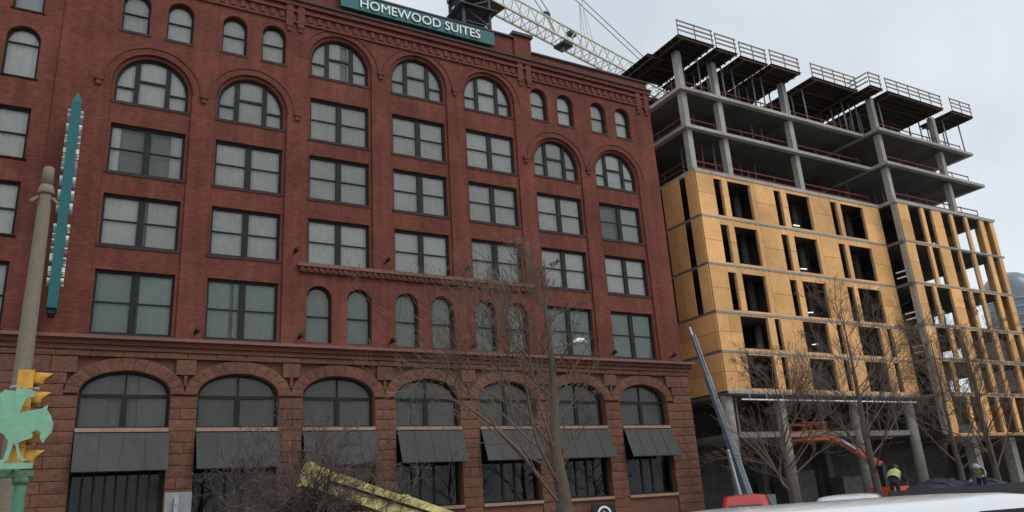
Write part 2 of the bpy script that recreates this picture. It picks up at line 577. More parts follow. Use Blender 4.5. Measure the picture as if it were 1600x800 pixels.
courses = []
z = 0.13
while z < 8.3:
    courses.append((z, min(z + 0.47, 8.78))); z += 0.47
courses[-1] = (courses[-1][0], 8.79)
for ci, (z0, z1) in enumerate(courses):
    zm = (z0 + z1) / 2
    edges = [-8.0]
    for c in CX:
        e = max(ext_x(zm, c), ext_x(z0 + 0.05, c)) if zm > B_ZS else B_HW
        if e > 0.05: edges += [c - e, c + e]
    edges.append(33.08)
    for k in range(0, len(edges), 2):
        x0, x1 = edges[k], edges[k + 1]
        if x1 - x0 < 0.08: continue
        L = x1 - x0
        if L > 1.5:
            n = max(2, round(L / 1.25))
            cuts = [x0 + L * (j + (0.22 if ci % 2 and 0 < j < n else 0)) / n for j in range(n + 1)]
        elif L > 0.7 and ci % 3 == 1:
            cuts = [x0, x0 + L * (0.38 if ci % 2 else 0.6), x1]
        else:
            cuts = [x0, x1]
        for a, b in zip(cuts, cuts[1:]):
            if b < -3.2: continue
            stone(a, b, z0, z1)
# voussoirs
for c in CX:
    N = 13
    for k in range(N):
        t0, t1 = PI * k / N, PI * (k + 1) / N
        g = 0.002
        def pt(t, off, y): return (c + (B_HW + off) * math.cos(t), y, B_ZS + (B_RISE + off) * math.sin(t))
        q = [pt(t0 + g, 0.01, 0), pt(t1 - g, 0.01, 0), pt(t1 - g, VT, 0), pt(t0 + g, VT, 0)]
        q = [(x, min(zz, 8.78)) for x, _, zz in q]
        dy = rnd.uniform(-0.008, 0.008)
        mx, mz = sum(p[0] for p in q) / 4, sum(p[1] for p in q) / 4
        fr = [(p[0] + (mx - p[0]) * 0.1, p[1] + (mz - p[1]) * 0.1) for p in q]
        vs = [(x, 36.1, zz) for x, zz in q] + [(x, 35.953, zz) for x, zz in q] + [(x, 35.94 + dy, zz) for x, zz in fr] + [(mx, 35.925 + dy, mz)]
        fs = [(0, 1, 2, 3)] + [(j, 4 + j, 4 + (j + 1) % 4, (j + 1) % 4) for j in range(4)] + \
             [(4 + j, 8 + j, 8 + (j + 1) % 4, 4 + (j + 1) % 4) for j in range(4)] + [(8 + j, 12, 8 + (j + 1) % 4) for j in range(4)]
        wmesh('voussoir', vs, fs, 'sandstone', hotel)
for i in range(30):
    x0 = -4 + i * 1.236
    stone(x0, x0 + 1.236, 8.8, 9.07, y=35.9)
# ledge between stone and brick
box('ledge', -8, 33.2, 35.8, 36.46, 9.07, 9.27, 'sandstone', hotel)
box('ledge', -8, 33.3, 35.68, 36.46, 9.272, 9.48, 'terracotta', hotel)
box('ledge', -8, 33.42, 35.5, 36.46, 9.482, 9.62, 'ledge_stone', hotel)

# --- windows
_wm = {}
def curtain_mesh(w, h, seed, m):
    key = ('cur', round(w, 2), round(h, 2), seed, m)
    if key not in _wm:
        r = random.Random(seed * 31 + int(w * 100))
        n = max(10, int(w / 0.06))
        vs, fs = [], []
        ph = r.uniform(0, 6); fq = r.uniform(26, 40)
        for i in range(n + 1):
            x = -w / 2 + w * i / n
            a = 0.028 * math.sin(fq * x + ph + 1.4 * math.sin(5 * x + ph)) + 0.012 * math.sin(9 * x + ph)
            vs += [(x, a, 0), (x, a * 0.8, h)]
        for i in range(n):
            fs.append((2 * i, 2 * i + 2, 2 * i + 3, 2 * i + 1))
        _wm[key] = make_mesh('curtain', vs, fs, m, True)
    return _wm[key]

def window(kind, cx, z0, outer, panes, y=36.29, glass='glass', cur='curtain', cw=None, ch=None, spread=None, sill=True, name='window'):
    """kind keys the shared meshes; outer and panes are drawn about (0, 0)"""
    if kind not in _wm:
        vs, fs = plate_data(outer, panes, 0.0, 0.10)
        fr = make_mesh(name, vs, fs, 'window_frame')
        pm = []
        for p in panes:
            vs = [(x, 0.05, zz) for x, zz in p]
            pm.append(make_mesh('pane', vs, [tuple(range(len(p)))], glass))
        _wm[kind] = (fr, pm)
    fr, pm = _wm[kind]
    w = inst(name, fr, (cx, y, z0), hotel)
    for p in pm: inst('pane', p, (cx, y, z0), w)
    xs = [p[0] for p in outer]; zs = [p[1] for p in outer]
    W = cw or (max(xs) - min(xs)) + 0.1
    H = ch or (max(zs) - min(zs)) + 0.1
    if cur and not spread and W > 2.5 and cur == 'curtain' and rnd.random() < 0.22:
        g_ = rnd.uniform(-0.5, 0.5); spread = [(-W / 2, g_ - rnd.uniform(0.05, 0.3)), (g_ + 0.1, W / 2)]
    if cur:
        if spread:
            inst('reflection_sheet', curtain_mesh(W, H, 2, 'curtain_dim'), (cx, y + 0.30, z0 - 0.05), w)  # added grey sheet; its colour stands in for the reflection on the glass
            for a, b in spread:
                inst('curtain', curtain_mesh(b - a, H, 5, cur), (cx + (a + b) / 2, y + 0.17, z0 - 0.05), w)
        else:
            inst('curtain', curtain_mesh(W, H, rnd.randrange(4), cur), (cx, y + 0.17, z0 - 0.05), w)
    if sill:
        hw = (max(xs) - min(xs)) / 2
        box('sill', cx - hw - 0.08, cx + hw + 0.08, y - (0.21 if y > 36.27 else 0.29), y + 0.1, z0 - 0.14, z0 - 0.004, 'sill_dark', w)
    return w

def pair_window(cx, z0, h, **kw):
    hw = 1.58
    e, m, rl = 0.10, 0.14, 0.028
    zm = h * 0.5
    panes = []
    for x0, x1 in ((-hw + e, -m), (m, hw - e)):
        panes += [rect(x0, x1, e, zm - rl), rect(x0, x1, zm + rl, h - e - 0.02)]
    return window(('pair', h, kw.get('glass')), cx, z0, rect(-hw, hw, 0, h), panes, **kw)

def single_window(cx, z0, hw, h, **kw):
    e = 0.1
    panes = [rect(-hw + e, hw - e, e, h / 2 - 0.035), rect(-hw + e, hw - e, h / 2 + 0.035, h - e)]
    return window(('single', hw, h), cx, z0, rect(-hw, hw, 0, h), panes, **kw)

def arch_pane(xa, xb, za, cx, hw, zs, ri, zb=None, n=8):
    if zb is not None: return rect(xa, xb, za, zb)
    p = [(xa, za), (xb, za)]
    for i in range(n + 1):
        x = xb + (xa - xb) * i / n
        zt = arch_z(x, cx, hw, zs, ri)
        if zt > za + 0.01: p.append((x, zt))
    return p

def small_arch(cx, z0, hw, h, rail=None, **kw):
    e = 0.085
    zs, ri = h - hw, hw
    rail = rail or h * 0.5
    panes = [rect(-hw + e, hw - e, e, rail - 0.03), arch_pane(-hw + e, hw - e, rail + 0.03, 0, hw - e + 0.001, zs, ri - e)]
    return window(('small', hw, h, kw.get('glass')), cx, z0, arched(0, hw, 0, zs, ri, 14), panes, **kw)

def big_arch(cx, z0, hw, zs, **kw):
    e = 0.10
    ri = hw
    ih, ir = hw - e, ri - e
    panes = [rect(-0.56, 0.56, e, 1.24), arch_pane(-0.56, 0.56, 1.35, 0, ih, zs, ir),
             rect(-ih + 0.005, -0.78, e, 0.78), arch_pane(-ih + 0.005, -0.78, 0.86, 0, ih, zs, ir),
             rect(0.78, ih - 0.005, e, 0.78), arch_pane(0.78, ih - 0.005, 0.86, 0, ih, zs, ir)]
    return window(('big', hw), cx, z0, arched(0, hw, 0, zs, ri, 22), panes, **kw)

W5, W4, W3, W2, WT = 9.82, 13.75, 17.2, 20.72, 24.42
H5, H4 = 2.8, 2.38
A_SP = 21.62            # springing of the flank arches
C_SP = 25.1             # springing of the centre arches
SLOT = 1.74

wall_holes = []
for i in FLANK:
    wall_holes.append(arched(CX[i], SLOT, 9.7, A_SP, SLOT, 24))
    for s in (-0.98, 0.98):
        wall_holes.append(arched(CX[i] + s, 0.6, WT, 26.0, 0.6, 14))
for i in MID:
    wall_holes.append(arched(CX[i], SLOT, 13.72, C_SP, SLOT, 24))
    for s in (-1.0, 1.0):
        wall_holes.append(arched(CX[i] + s, 0.63, W5, 12.0, 0.63, 14))
plate('brick_wall', rect(-1.55, 32.9, 9.62, 27.0), wall_holes, YF, 36.42, 'brick', hotel)

def bay_infill(i, z0, sp, win):
    plate('recessed_bay', arched(CX[i], SLOT, z0, sp, SLOT, 24, sh=0.003), win, 36.12, 36.43, 'brick', hotel)

for i in FLANK:
    c = CX[i]
    bay_infill(i, 9.7, A_SP, [rect(c - 1.58, c + 1.58, W5, W5 + H5), rect(c - 1.58, c + 1.58, W4, W4 + H4),
                              rect(c - 1.58, c + 1.58, W3, W3 + H4), arched(c, 1.58, W2, A_SP, 1.58, 22)])
    pair_window(c, W5, H5, glass='glass_green')
    sp = None
    if i == 6: sp = [(-0.1, 1.6)]
    pair_window(c, W4, H4) if not (i == 6) else pair_window(c, W4, H4, spread=None)
    if i == 0: pair_window(c, W3, H4, spread=[(-1.62, -1.12), (1.0, 1.62)])
    elif i == 6: pair_window(c, W3, H4, spread=[(0.05, 1.62)])
    else: pair_window(c, W3, H4)
    big_arch(c, W2, 1.58, A_SP - W2)
    for s in (-0.98, 0.98): small_arch(c + s, WT, 0.6, 26.6 - WT, y=36.26)
for i in MID:
    c = CX[i]
    bay_infill(i, 13.72, C_SP, [rect(c - 1.58, c + 1.58, W4, W4 + H4), rect(c - 1.58, c + 1.58, W3, W3 + H4),
                                rect(c - 1.58, c + 1.58, 20.5, 20.5 + H4), arched(c, 1.58, 24.22, C_SP, 1.58, 22)])
    pair_window(c, W4, H4); pair_window(c, W3, H4); pair_window(c, 20.5, H4)
    big_arch(c, 24.22, 1.58, C_SP - 24.22)
    for s in (-1.0, 1.0): small_arch(c + s, W5, 0.63, 12.63 - W5, rail=1.32, y=36.26, glass='glass_green', sill=False)
# left wing
wing_holes = []
for wx in (WING_X, WING_X - 2.6):
    wing_holes += [rect(wx - 0.66, wx + 0.66, W5, W5 + H5), rect(wx - 0.66, wx + 0.66, W4, W4 + H4), rect(wx - 0.66, wx + 0.66, W3, W3 + H4),
                   arched(wx, 0.66, 21.05, 22.9, 0.66, 14), arched(wx, 0.6, WT, 26.0, 0.6, 14)]
plate('wing_wall', rect(-8, -1.552, 9.62, 27.0), wing_holes, 36.08, 36.42, 'brick', hotel)
for wx in (WING_X, WING_X - 2.6):
    single_window(wx, W5, 0.66, H5); single_window(wx, W4, 0.66, H4); single_window(wx, W3, 0.66, H4)
    small_arch(wx, 21.05, 0.66, 2.51, rail=1.72)
    small_arch(wx, WT, 0.6, 26.6 - WT)

# arch hoods, imposts
def hood(cx, zs, r0, r1, y0, name='hood_mould'):
    n = 22
    p = [(cx + r1 * math.cos(PI * i / n), zs + r1 * math.sin(PI * i / n)) for i in range(n + 1)]
    p += [(cx + r0 * math.cos(PI * i / n), zs + r0 * math.sin(PI * i / n)) for i in reversed(range(n + 1))]
    plate(name, p, [], y0, 35.998, 'terracotta', hotel)
for i in range(7):
    sp = A_SP if i in FLANK else C_SP
    hood(CX[i], sp, 2.08, 2.17, 35.955)
    hood(CX[i], sp, 1.745, 1.83, 35.97, 'arch_roll')
for xa, zz in ((CX[0] - 2.26, A_SP), ((CX[0] + CX[1]) / 2, A_SP), (CX[1] + 2.26, A_SP), ((CX[2] + CX[3]) / 2, C_SP), ((CX[3] + CX[4]) / 2, C_SP),
               (CX[5] - 2.26, A_SP), ((CX[5] + CX[6]) / 2, A_SP)):
    b = MB()
    b.box(xa - 0.17, xa + 0.17, 35.86, 35.998, zz - 0.1, zz + 0.12)
    b.box(xa - 0.11, xa + 0.11, 35.9, 35.998, zz - 0.34, zz - 0.102)
    b.build('impost', 'terracotta', hotel)

# string course under the fourth floor windows of the centre
box('string_course', 9.3, 22.55, 35.74, 35.998, 13.5, 13.68, 'ledge_stone', hotel)
box('string_course', 9.4, 22.45, 35.84, 35.998, 13.24, 13.498, 'terracotta', hotel)
for k in range(43):
    x = 9.45 + k * 0.305
    box('bracket', x, x + 0.13, 35.78, 35.838, 13.3, 13.496, 'terracotta', hotel)

# cornice and parapets
box('frieze', -8, 32.9, YF, 36.42, 27.002, 28.3, 'brick', hotel)
box('frieze_moulding', -8, 32.96, 35.9, 35.998, 27.02, 27.14, 'terracotta', hotel)
for k in range(82):
    x = -7.9 + k * 0.5
    if x < -4: continue
    box('dentil', x, x + 0.22, 35.93, 35.998, 27.25, 27.62, 'terracotta', hotel)
box('cornice', -8, 33.0, 35.86, 35.998, 27.66, 27.82, 'terracotta', hotel)
box('cornice', -8, 33.05, 35.72, 36.42, 28.302, 28.42, 'coping', hotel)
box('cornice', -8, 33.0, 35.82, 35.998, 28.05, 28.3, 'terracotta', hotel)
box('parapet', -8, 8.3, 36.02, 36.42, 28.422, 29.0, 'brick', hotel)
box('parapet', 23.65, 32.9, 36.02, 36.42, 28.422, 29.0, 'brick', hotel)
box('parapet_coping', -8, 8.28, 35.9, 36.5, 29.002, 29.12, 'coping', hotel)
box('parapet_coping', 23.67, 33.0, 35.9, 36.5, 29.002, 29.12, 'coping', hotel)
box('attic', 9.4, 22.4, 36.0, 36.42, 28.422, 29.75, 'brick', hotel)
box('attic_coping', 9.42, 22.38, 35.84, 36.5, 29.752, 29.88, 'coping', hotel)
for x in (8.3, 22.42):
    box('attic_pier', x, x + 1.22, 35.88, 36.5, 28.422, 29.98, 'brick', hotel)
    box('attic_pier_cap', x - 0.12, x + 1.34, 35.74, 36.56, 29.982, 30.2, 'coping', hotel)
for x in (8.42, 9.02, 22.54, 23.14, 31.75, 32.4):
    b = MB()
    b.box(x, x + 0.36, 35.87, 35.998, 26.75, 28.298)
    b.box(x + 0.06, x + 0.30, 35.91, 35.998, 26.5, 26.748)
    b.build('pilaster', 'terracotta', hotel)
# shell behind the facade
box('side_wall', 32.5, 32.88, 36.43, 50.0, 9.0, 28.4, 'brick', hotel)
box('base_side_wall', 32.6, 33.05, 36.51, 50.0, 0.13, 9.0, 'sandstone', hotel)
box('west_wall', -8, -7.6, 36.51, 50.0, 0.13, 28.4, 'brick', hotel)
box('back_wall', -8, 33.0, 50.002, 50.4, 0.13, 28.4, 'brick', hotel)
box('roof', -7.5, 32.4, 36.5, 49.9, 27.8, 28.0, 'roofing', hotel)
box('interior_wall', -7.5, 32.4, 39.0, 39.1, 0.2, 27.7, 'room_shade', hotel)
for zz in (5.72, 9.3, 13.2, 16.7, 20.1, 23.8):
    box('floor', -7.5, 32.4, 36.8, 38.9, zz - 0.2, zz, 'room_shade', hotel)

# base windows, sills and shopfronts
for i, c in enumerate(CX):
    hw, e = B_HW - 0.003, 0.1
    zs, ri = B_ZS - 5.9, B_RISE - 0.003
    ih, ir = hw - e, ri - e
    panes = [rect(-ih, -0.11, e, 1.28), rect(0.11, ih, e, 1.28),
             arch_pane(-ih, -0.035, 1.42, 0, ih + 0.002, zs, ir), arch_pane(0.035, ih, 1.42, 0, ih + 0.002, zs, ir)]
    sp = None
    w = window(('base', 0), c, 5.9, arched(0, hw, 0, zs, ri, 22), panes, y=36.3, glass='glass_dark', cur='curtain_dim',
               spread=[(-1.7, rnd.uniform(-1.0, 0.0)), (rnd.uniform(0.1, 0.9), 1.7)] if i in (0, 3) else None, sill=False)
    box('arch_sill', c - B_HW + 0.003, c + B_HW - 0.003, 35.84, 36.3, 5.74, 5.898, 'tan_sill', hotel)
    zb = 2.15 if i else 0.3
    h = 5.735 - zb
    sh = B_HW - 0.004
    if i == 0:
        panes = [rect(-sh + 0.1 + k * 0.405, -sh + 0.42 + k * 0.405, 0.15, h - 1.4) for k in range(8)]
    else:
        panes = [rect(-sh + 0.1, -0.42, 0.1, h - 0.1), rect(-0.3, 0.3, 0.1, h - 0.1), rect(0.42, sh - 0.1, 0.1, h - 0.1)]
        box('apron', c - sh, c + sh, 36.0, 36.098, 0.13, 2.0, 'sandstone', hotel)
        box('apron_sill', c - sh, c + sh, 35.86, 36.3, 2.0, 2.148, 'tan_sill', hotel)
    window(('shop', zb), c, zb, rect(-sh, sh, 0, h), panes, y=36.34, glass='glass_dark', cur=None, sill=False, name='shopfront')

# floodlights on the piers
def flood(x, zz):
    b = MB()
    b.bar((x, 35.99, zz - 0.05), (x, 35.72, zz), 0.05)
    b.tube([(x - 0.02, 35.74, zz - 0.04), (x + 0.1, 35.52, zz + 0.1)], [0.08, 0.13], 8)
    b.build('floodlight', 'black_metal', hotel)
for k in range(6): flood((CX[k] + CX[k + 1]) / 2 + 0.25, 9.98)
flood(31.9, 9.98)
for x in (9.1, 13.75, 18.25, 22.85): flood(x, 14.15)

# awnings (each could be unhooked)
aw_names = ['wide dark grey awning over the black entrance, farthest left', 'dark grey awning behind the bare bush, second from the left',
            'dark grey awning half hidden by twigs, third from the left', 'clear dark grey awning left of the bare street tree, fourth from the left',
            'dark grey awning directly behind the bare street tree', 'dark grey awning just right of the street tree trunk',
            'dark grey awning nearest the building corner, farthest right']
for i, c in enumerate(CX):
    a = thing('awning', (c, 35.6, 4.2), aw_names[i], 'awning', 'awnings along the hotel front')
    x0, x1 = c - 1.7, c + 1.74
    b = MB()
    nseg = 14
    for k in range(nseg):
        pass
    vs, fs = [], []
    for k in range(nseg + 1):
        x = x0 + (x1 - x0) * k / nseg
        sag = 0.018 * math.sin(k * PI / 2) + rnd.uniform(-0.012, 0.02)
        vs += [(x, 35.84, 5.69), (x, 35.55 + sag * 0.3, 4.94 - sag), (x, 35.24, 4.17), (x, 35.26, 4.17), (x, 35.57, 4.92 - sag), (x, 35.86, 5.67)]
    for k in range(nseg):
        o, p = 6 * k, 6 * k + 6
        for q in range(6):
            q2 = (q + 1) % 6
            fs.append((o + q, o + q2, p + q2, p + q))
    fs += [(5, 4, 3, 2, 1, 0), tuple(6 * nseg + q for q in range(6))]
    wmesh('fabric', vs, fs, 'awning_cloth', a)
    for k in (1, 2, 3):
        x = x0 + (x1 - x0) * k / 4 + rnd.uniform(-0.03, 0.03)
        bar('seam', (x, 35.825, 5.68), (x, 35.232, 4.18), 0.025, 'awning_cloth', a, 0.02)
    for x in (x0 + 0.03, x1 - 0.03):
        bar('frame_arm', (x, 35.88, 4.22), (x, 35.28, 4.19), 0.03, 'black_metal', a)
    bar('front_bar', (x0 + 0.02, 35.275, 4.155), (x1 - 0.02, 35.275, 4.155), 0.03, 'black_metal', a)

# roof sign
s = thing('roof_sign', (16.1, 35.7, 28.75), 'long teal sign with raised white letters along the hotel roof', 'sign')
box('board', 11.3, 20.9, 35.66, 35.83, 28.66, 29.55, 'sign_teal', s)
tm = text_mesh('HOMEWOOD SUITES', 7.5, 0.58, 0.07, 'letter_white')
for dx, me in tm: inst('letter', me, (12.38 + dx, 35.6, 28.82), s, (PI / 2, 0, 0))
# blade sign, letters on both faces
s = thing('blade_sign', (-0.6, 35.1, 10.4), 'tall teal blade sign with white letters standing out from the brick wall', 'sign')
b = MB()
b.box(-0.78, -0.42, 34.55, 35.75, 10.4, 19.5)
b.add([(-0.78, 34.55, 19.5), (-0.42, 34.55, 19.5), (-0.42, 35.75, 19.5), (-0.78, 35.75, 19.5), (-0.6, 34.75, 20.05), (-0.6, 35.7, 20.05)],
      [(0, 1, 4), (2, 3, 5), (1, 2, 5, 4), (3, 0, 4, 5)])
b.build('panel', 'sign_teal', s)
tm2 = text_mesh('HOMEWOOD SUITES', 7.7, 0.72, 0.11, 'letter_white', 1.75)
M1 = Matrix(((0, 0, 1), (0, 1, 0), (-1, 0, 0)))       # columns: right=-z, up=+y, normal=+x
for dx, me in tm2: inst('letter', me, (-0.36, 34.8, 19.2 - dx), s, M1.to_euler())
M2 = Matrix(((0, 0, -1), (0, -1, 0), (-1, 0, 0)))
for dx, me in tm2: inst('letter', me, (-0.84, 35.5, 19.2 - dx), s, M2.to_euler())
for zz in (11.2, 15.0, 18.8):
    bar('bracket', (-0.6, 35.74, zz), (-0.6, 36.02, zz), 0.09, 'black_metal', s)
b = MB(); b.box(-0.72, -0.48, 34.7, 35.6, 10.22, 10.398)
b.build('end_cap', 'black_metal', s)

# round sign by the entrance wall
s = thing('round_sign', (25.7, 35.5, 0.13), 'black sign panel with a white ring emblem in front of the hotel wall', 'sign')
box('panel', 24.95, 26.45, 35.62, 35.7, 0.3, 1.78, 'black_metal', s)
vs, fs = [], []
b = MB()
ring = [(25.69 + 0.46 * math.cos(2 * PI * k / 28), 1.22 + 0.46 * math.sin(2 * PI * k / 28)) for k in range(28)]
hole = [(25.69 + 0.36 * math.cos(2 * PI * k / 28), 1.22 + 0.36 * math.sin(2 * PI * k / 28)) for k in range(28)]
plate('ring', ring, [hole], 35.58, 35.618, 'letter_white', s)
leaf = [(25.5, 0.98), (25.62, 0.95), (25.66, 1.2), (25.82, 1.05), (25.9, 1.12), (25.78, 1.38), (25.64, 1.48), (25.54, 1.3)]
plate('emblem', leaf, [], 35.59, 35.618, 'sign_back', s)
for x in (25.05, 26.3): box('leg', x, x + 0.06, 35.63, 35.69, 0.13, 0.3, 'black_metal', s)

# ------------------------------------------------------------------ unfinished building
site = thing('unfinished_building', (52, 45, 0.13), 'unfinished concrete building with yellow wood sheathing on its lower floors', 'building')
X0, XS, X1 = 36.3, 56.1, 69.4       # left end, step in the front, right end
Y1, Y2, YB = 36.0, 34.55, 52.0      # front of the first section, of the second, the back
LV = [5.0, 8.0, 10.6, 13.2, 16.5, 19.9, 23.3, 26.6, 29.6]

def slab(zt, th, x0, x1, y_over, m, both=True):
    out = [(x0, Y1 - y_over), (XS - 0.25, Y1 - y_over), (XS - 0.25, Y2 - y_over), (x1, Y2 - y_over), (x1, YB), (x0, YB)]
    n = len(out)
    vs = [(x, y, zt - th) for x, y in out] + [(x, y, zt) for x, y in out]
    fs = [tuple(range(n))[::-1], tuple(range(n, 2 * n))] + [(i, (i + 1) % n, n + (i + 1) % n, n + i) for i in range(n)]
    return wmesh('floor_slab', vs, fs, m, site)

for zt in LV[1:6]: slab(zt, 0.22, X0 + 0.06, X1 - 0.1, -0.06, 'concrete_shade')
slab(LV[6], 0.26, X0 - 0.05, X1 + 0.1, 0.05, 'concrete')
slab(LV[7], 0.24, X0 - 0.35, X1 + 0.1, 0.12, 'concrete')
slab(LV[8], 0.24, X0 - 0.35, X1 - 0.4, 0.12, 'concrete')
# boards added under the upper slabs, the shade there put into their colour
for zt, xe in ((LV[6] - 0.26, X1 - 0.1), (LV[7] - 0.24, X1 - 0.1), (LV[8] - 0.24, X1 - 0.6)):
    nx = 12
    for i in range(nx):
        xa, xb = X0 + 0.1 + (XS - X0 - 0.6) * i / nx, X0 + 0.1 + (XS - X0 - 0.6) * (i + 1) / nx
        box('soffit_shade_board', xa + 0.01, xb - 0.01, Y1 + 0.25, YB - 0.1, zt - 0.03, zt - 0.003, 'soffit_shade', site)
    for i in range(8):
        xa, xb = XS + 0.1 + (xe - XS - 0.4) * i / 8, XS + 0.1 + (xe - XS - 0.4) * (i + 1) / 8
        box('soffit_shade_board', xa + 0.01, xb - 0.01, Y2 + 0.25, YB - 0.1, zt - 0.03, zt - 0.003, 'soffit_shade', site)
# mezzanine slab inside the ground storey
box('mezzanine_slab', 37.4, 55.4, 36.6, YB, 5.2, 5.55, 'concrete_mid', site)

# columns
for x in (36.65, 41.35, 48.75, 54.9):
    b = MB(); b.tube([(x, 36.6, 0.13), (x, 36.6, 7.76)], 0.38, 12); b.build('column', 'concrete_mid', site, True)
for x in (37.6, 44.5, 51.5):
    for y in (42.0, 47.0):
        box('column', x - 0.3, x + 0.3, y - 0.3, y + 0.3, 0.13, 7.76, 'concrete_shade', site)
for x in (60.0, 65.0, 68.8):
    box('column', x - 0.35, x + 0.35, 35.2, 35.9, 0.13, 4.78, 'concrete_mid', site)
upper_cols = [(36.55, 36.45), (40.05, 36.5), (47.5, 36.5), (56.6, 35.2), (65.2, 35.3)]
for k in (6, 7, 8):
    z0, z1 = LV[k], (LV[k + 1] - 0.24 if k < 8 else 32.72)
    for x, y in upper_cols:
        box('column', x - 0.22, x + 0.22, y - 0.24, y + 0.24, z0, z1, 'concrete', site)
    for x in (37.5, 43.5, 50.0, 57.5, 66.0):
        for y in (41.5, 47.5):
            box('column', x - 0.25, x + 0.25, y - 0.25, y + 0.25, z0, z1 if k < 8 else 32.5, 'concrete_shade', site)
    if k < 8:
        box('core_wall', 46.0, 53.0, 44.0, 44.25, z0, z1, 'concrete_shade', site)
        box('core_wall', 38.5, 43.0, 46.0, 46.25, z0, z1, 'concrete_shade', site)
        box('core_wall', 54.0, 60.5, 42.2, 42.4, z0, z1, 'concrete_shade', site)

# red edge rails on the open floors
def edge_rail(p, q, z):
    p, q = Vector((*p, z)), Vector((*q, z))
    for h in (0.15, 0.55, 1.0):
        bar('edge_rail', p + Vector((0, 0, h)), q + Vector((0, 0, h)), 0.03, 'red_rail', site, 0.10)
    L = (q - p).length
    n = max(1, int(L / 2.4))
    for i in range(n + 1):
        c = p + (q - p) * i / n
        bar('edge_post', c, c + Vector((0, 0, 1.1)), 0.05, 'red_rail', site)
for k in (6, 7, 8):
    z = LV[k]
    edge_rail((X0 + 0.6, Y1 + 0.75), (XS - 0.2, Y1 + 0.75), z)
    edge_rail((XS + 0.5, Y2 + 0.75), (X1 - 0.6, Y2 + 0.75), z)
    edge_rail((X0 + 0.3, Y1 + 0.9), (X0 + 0.3, 47.0), z)
# thin re-shores standing about on the open floors
for k in (6, 7):
    for i in range(26):
        x = rnd.uniform(37.5, 68.0); y = rnd.uniform(37.0, 41.0)
        box('reshore', x - 0.04, x + 0.04, y - 0.04, y + 0.04, LV[k], LV[k + 1] - 0.24, rnd.choice(['shore_metal', 'red_rail', 'shore_metal']), site)

# --- sheathing
def panel(x0, x1, z0, z1, y, m='osb'):
    g = 0.012
    if x1 - x0 < 0.05 or z1 - z0 < 0.05: return
    box('sheathing_panel', x0 + g, x1 - g, y + rnd.uniform(0, 0.012), y + 0.06, z0 + g, z1 - g, m, site)

def clad(x0, x1, z0, z1, openings, y, seams=(), ply=1.3):
    """sheets of board round the openings of one storey; openings = (xa, xb, za, zb)"""
    cuts = sorted(set([x0, x1] + [o[0] for o in openings] + [o[1] for o in openings] + list(seams)))
    for a, b in zip(cuts, cuts[1:]):
        mid = (a + b) / 2
        op = [o for o in openings if o[0] < mid < o[1]]
        if op:
            _, _, za, zb = op[0]
            panel(a, b, z0, za, y); panel(a, b, zb, z1, y)
            # jambs and sill of the opening
            box('jamb', a, a + 0.04, y + 0.062, y + 0.2, za, zb, 'lumber', site)
            box('jamb', b - 0.04, b, y + 0.062, y + 0.2, za, zb, 'lumber', site)
        else:
            n = max(1, round((b - a) / ply))
            for j in range(n):
                u, v = a + (b - a) * j / n, a + (b - a) * (j + 1) / n
                if z1 - z0 > 2.6 and b - a > 0.55:
                    zc = z0 + (z1 - z0) * (0.5 if j % 2 == 0 else 0.62)
                    panel(u, v, z0, zc, y); panel(u, v, zc, z1, y)
                elif z1 - z0 > 1.9 and b - a > 1.2:
                    panel(u, v, z0, (z0 + z1) / 2, y); panel(u, v, (z0 + z1) / 2, z1, y)
                else:
                    panel(u, v, z0, z1, y)

def track(x0, x1, y, z):
    box('slab_edge', x0, x1, y - 0.012, y + 0.05, z - 0.13, z - 0.05, 'concrete', site)
    box('steel_track', x0, x1, y - 0.03, y + 0.05, z - 0.045, z + 0.03, 'steel_track', site)
    n = int((x1 - x0) / 0.6)
    for i in range(n):
        x = x0 + 0.15 + i * 0.6
        box('clip', x, x + 0.14, y - 0.045, y - 0.014, z - 0.12, z - 0.05, 'steel_track', site)

UP = [(37.9, 38.65), (39.2, 41.4), (43.8, 44.5), (45.1, 47.55), (49.9, 50.65), (51.1, 53.75)]
LOW = [(38.4, 40.95), (41.6, 42.15), (44.35, 46.9), (47.85, 48.45), (50.2, 52.7), (53.5, 54.1)]
for r in range(1, 6):            # storeys from LV[r] to LV[r+1]
    z0, z1 = LV[r] + 0.03, LV[r + 1] - 0.13
    if r >= 3: ops = [(a, b, z0 + (0.12 if b - a < 1 else 0.16), z1 - 0.42) for a, b in UP]; seams = (41.85, 48.0, 54.9)
    else: ops = [(a, b, z0 + 0.2, z1 - 0.1) for a, b in LOW]; seams = (43.3, 49.3)
    clad(X0, XS - 0.3, z0, z1, ops, Y1, seams)
    track(X0, XS - 0.3, Y1, LV[r + 1] if r < 5 else LV[6] - 0.02)
    # side facing the hotel
    def side(ya, yb, za, zb, m='osb'):
        g = 0.012
        box('sheathing_panel', X0 - 0.06, X0 + rnd.uniform(-0.012, 0), ya + g, yb - g, za + g, zb - g, m, site)
    if r >= 3:
        side(36.07, 37.05, z0, z1); side(37.65, 38.6, z0, z1); side(38.6, 39.5, z0, z1)
        side(41.0, 43.5, z0, z1); side(43.5, 47.0, z0, z1)
    else:
        zm = (z0 + z1) / 2
        for ya, yb in ((36.07, 37.6), (37.6, 39.4), (39.4, 41.5), (41.5, 44)):
            side(ya, yb, z0, zm); side(ya, yb, zm, z1)
    box('slab_edge', X0 - 0.03, X0 + 0.05, 36.06, 47.0, LV[r + 1] - 0.13, LV[r + 1] + 0.03, 'steel_track', site)
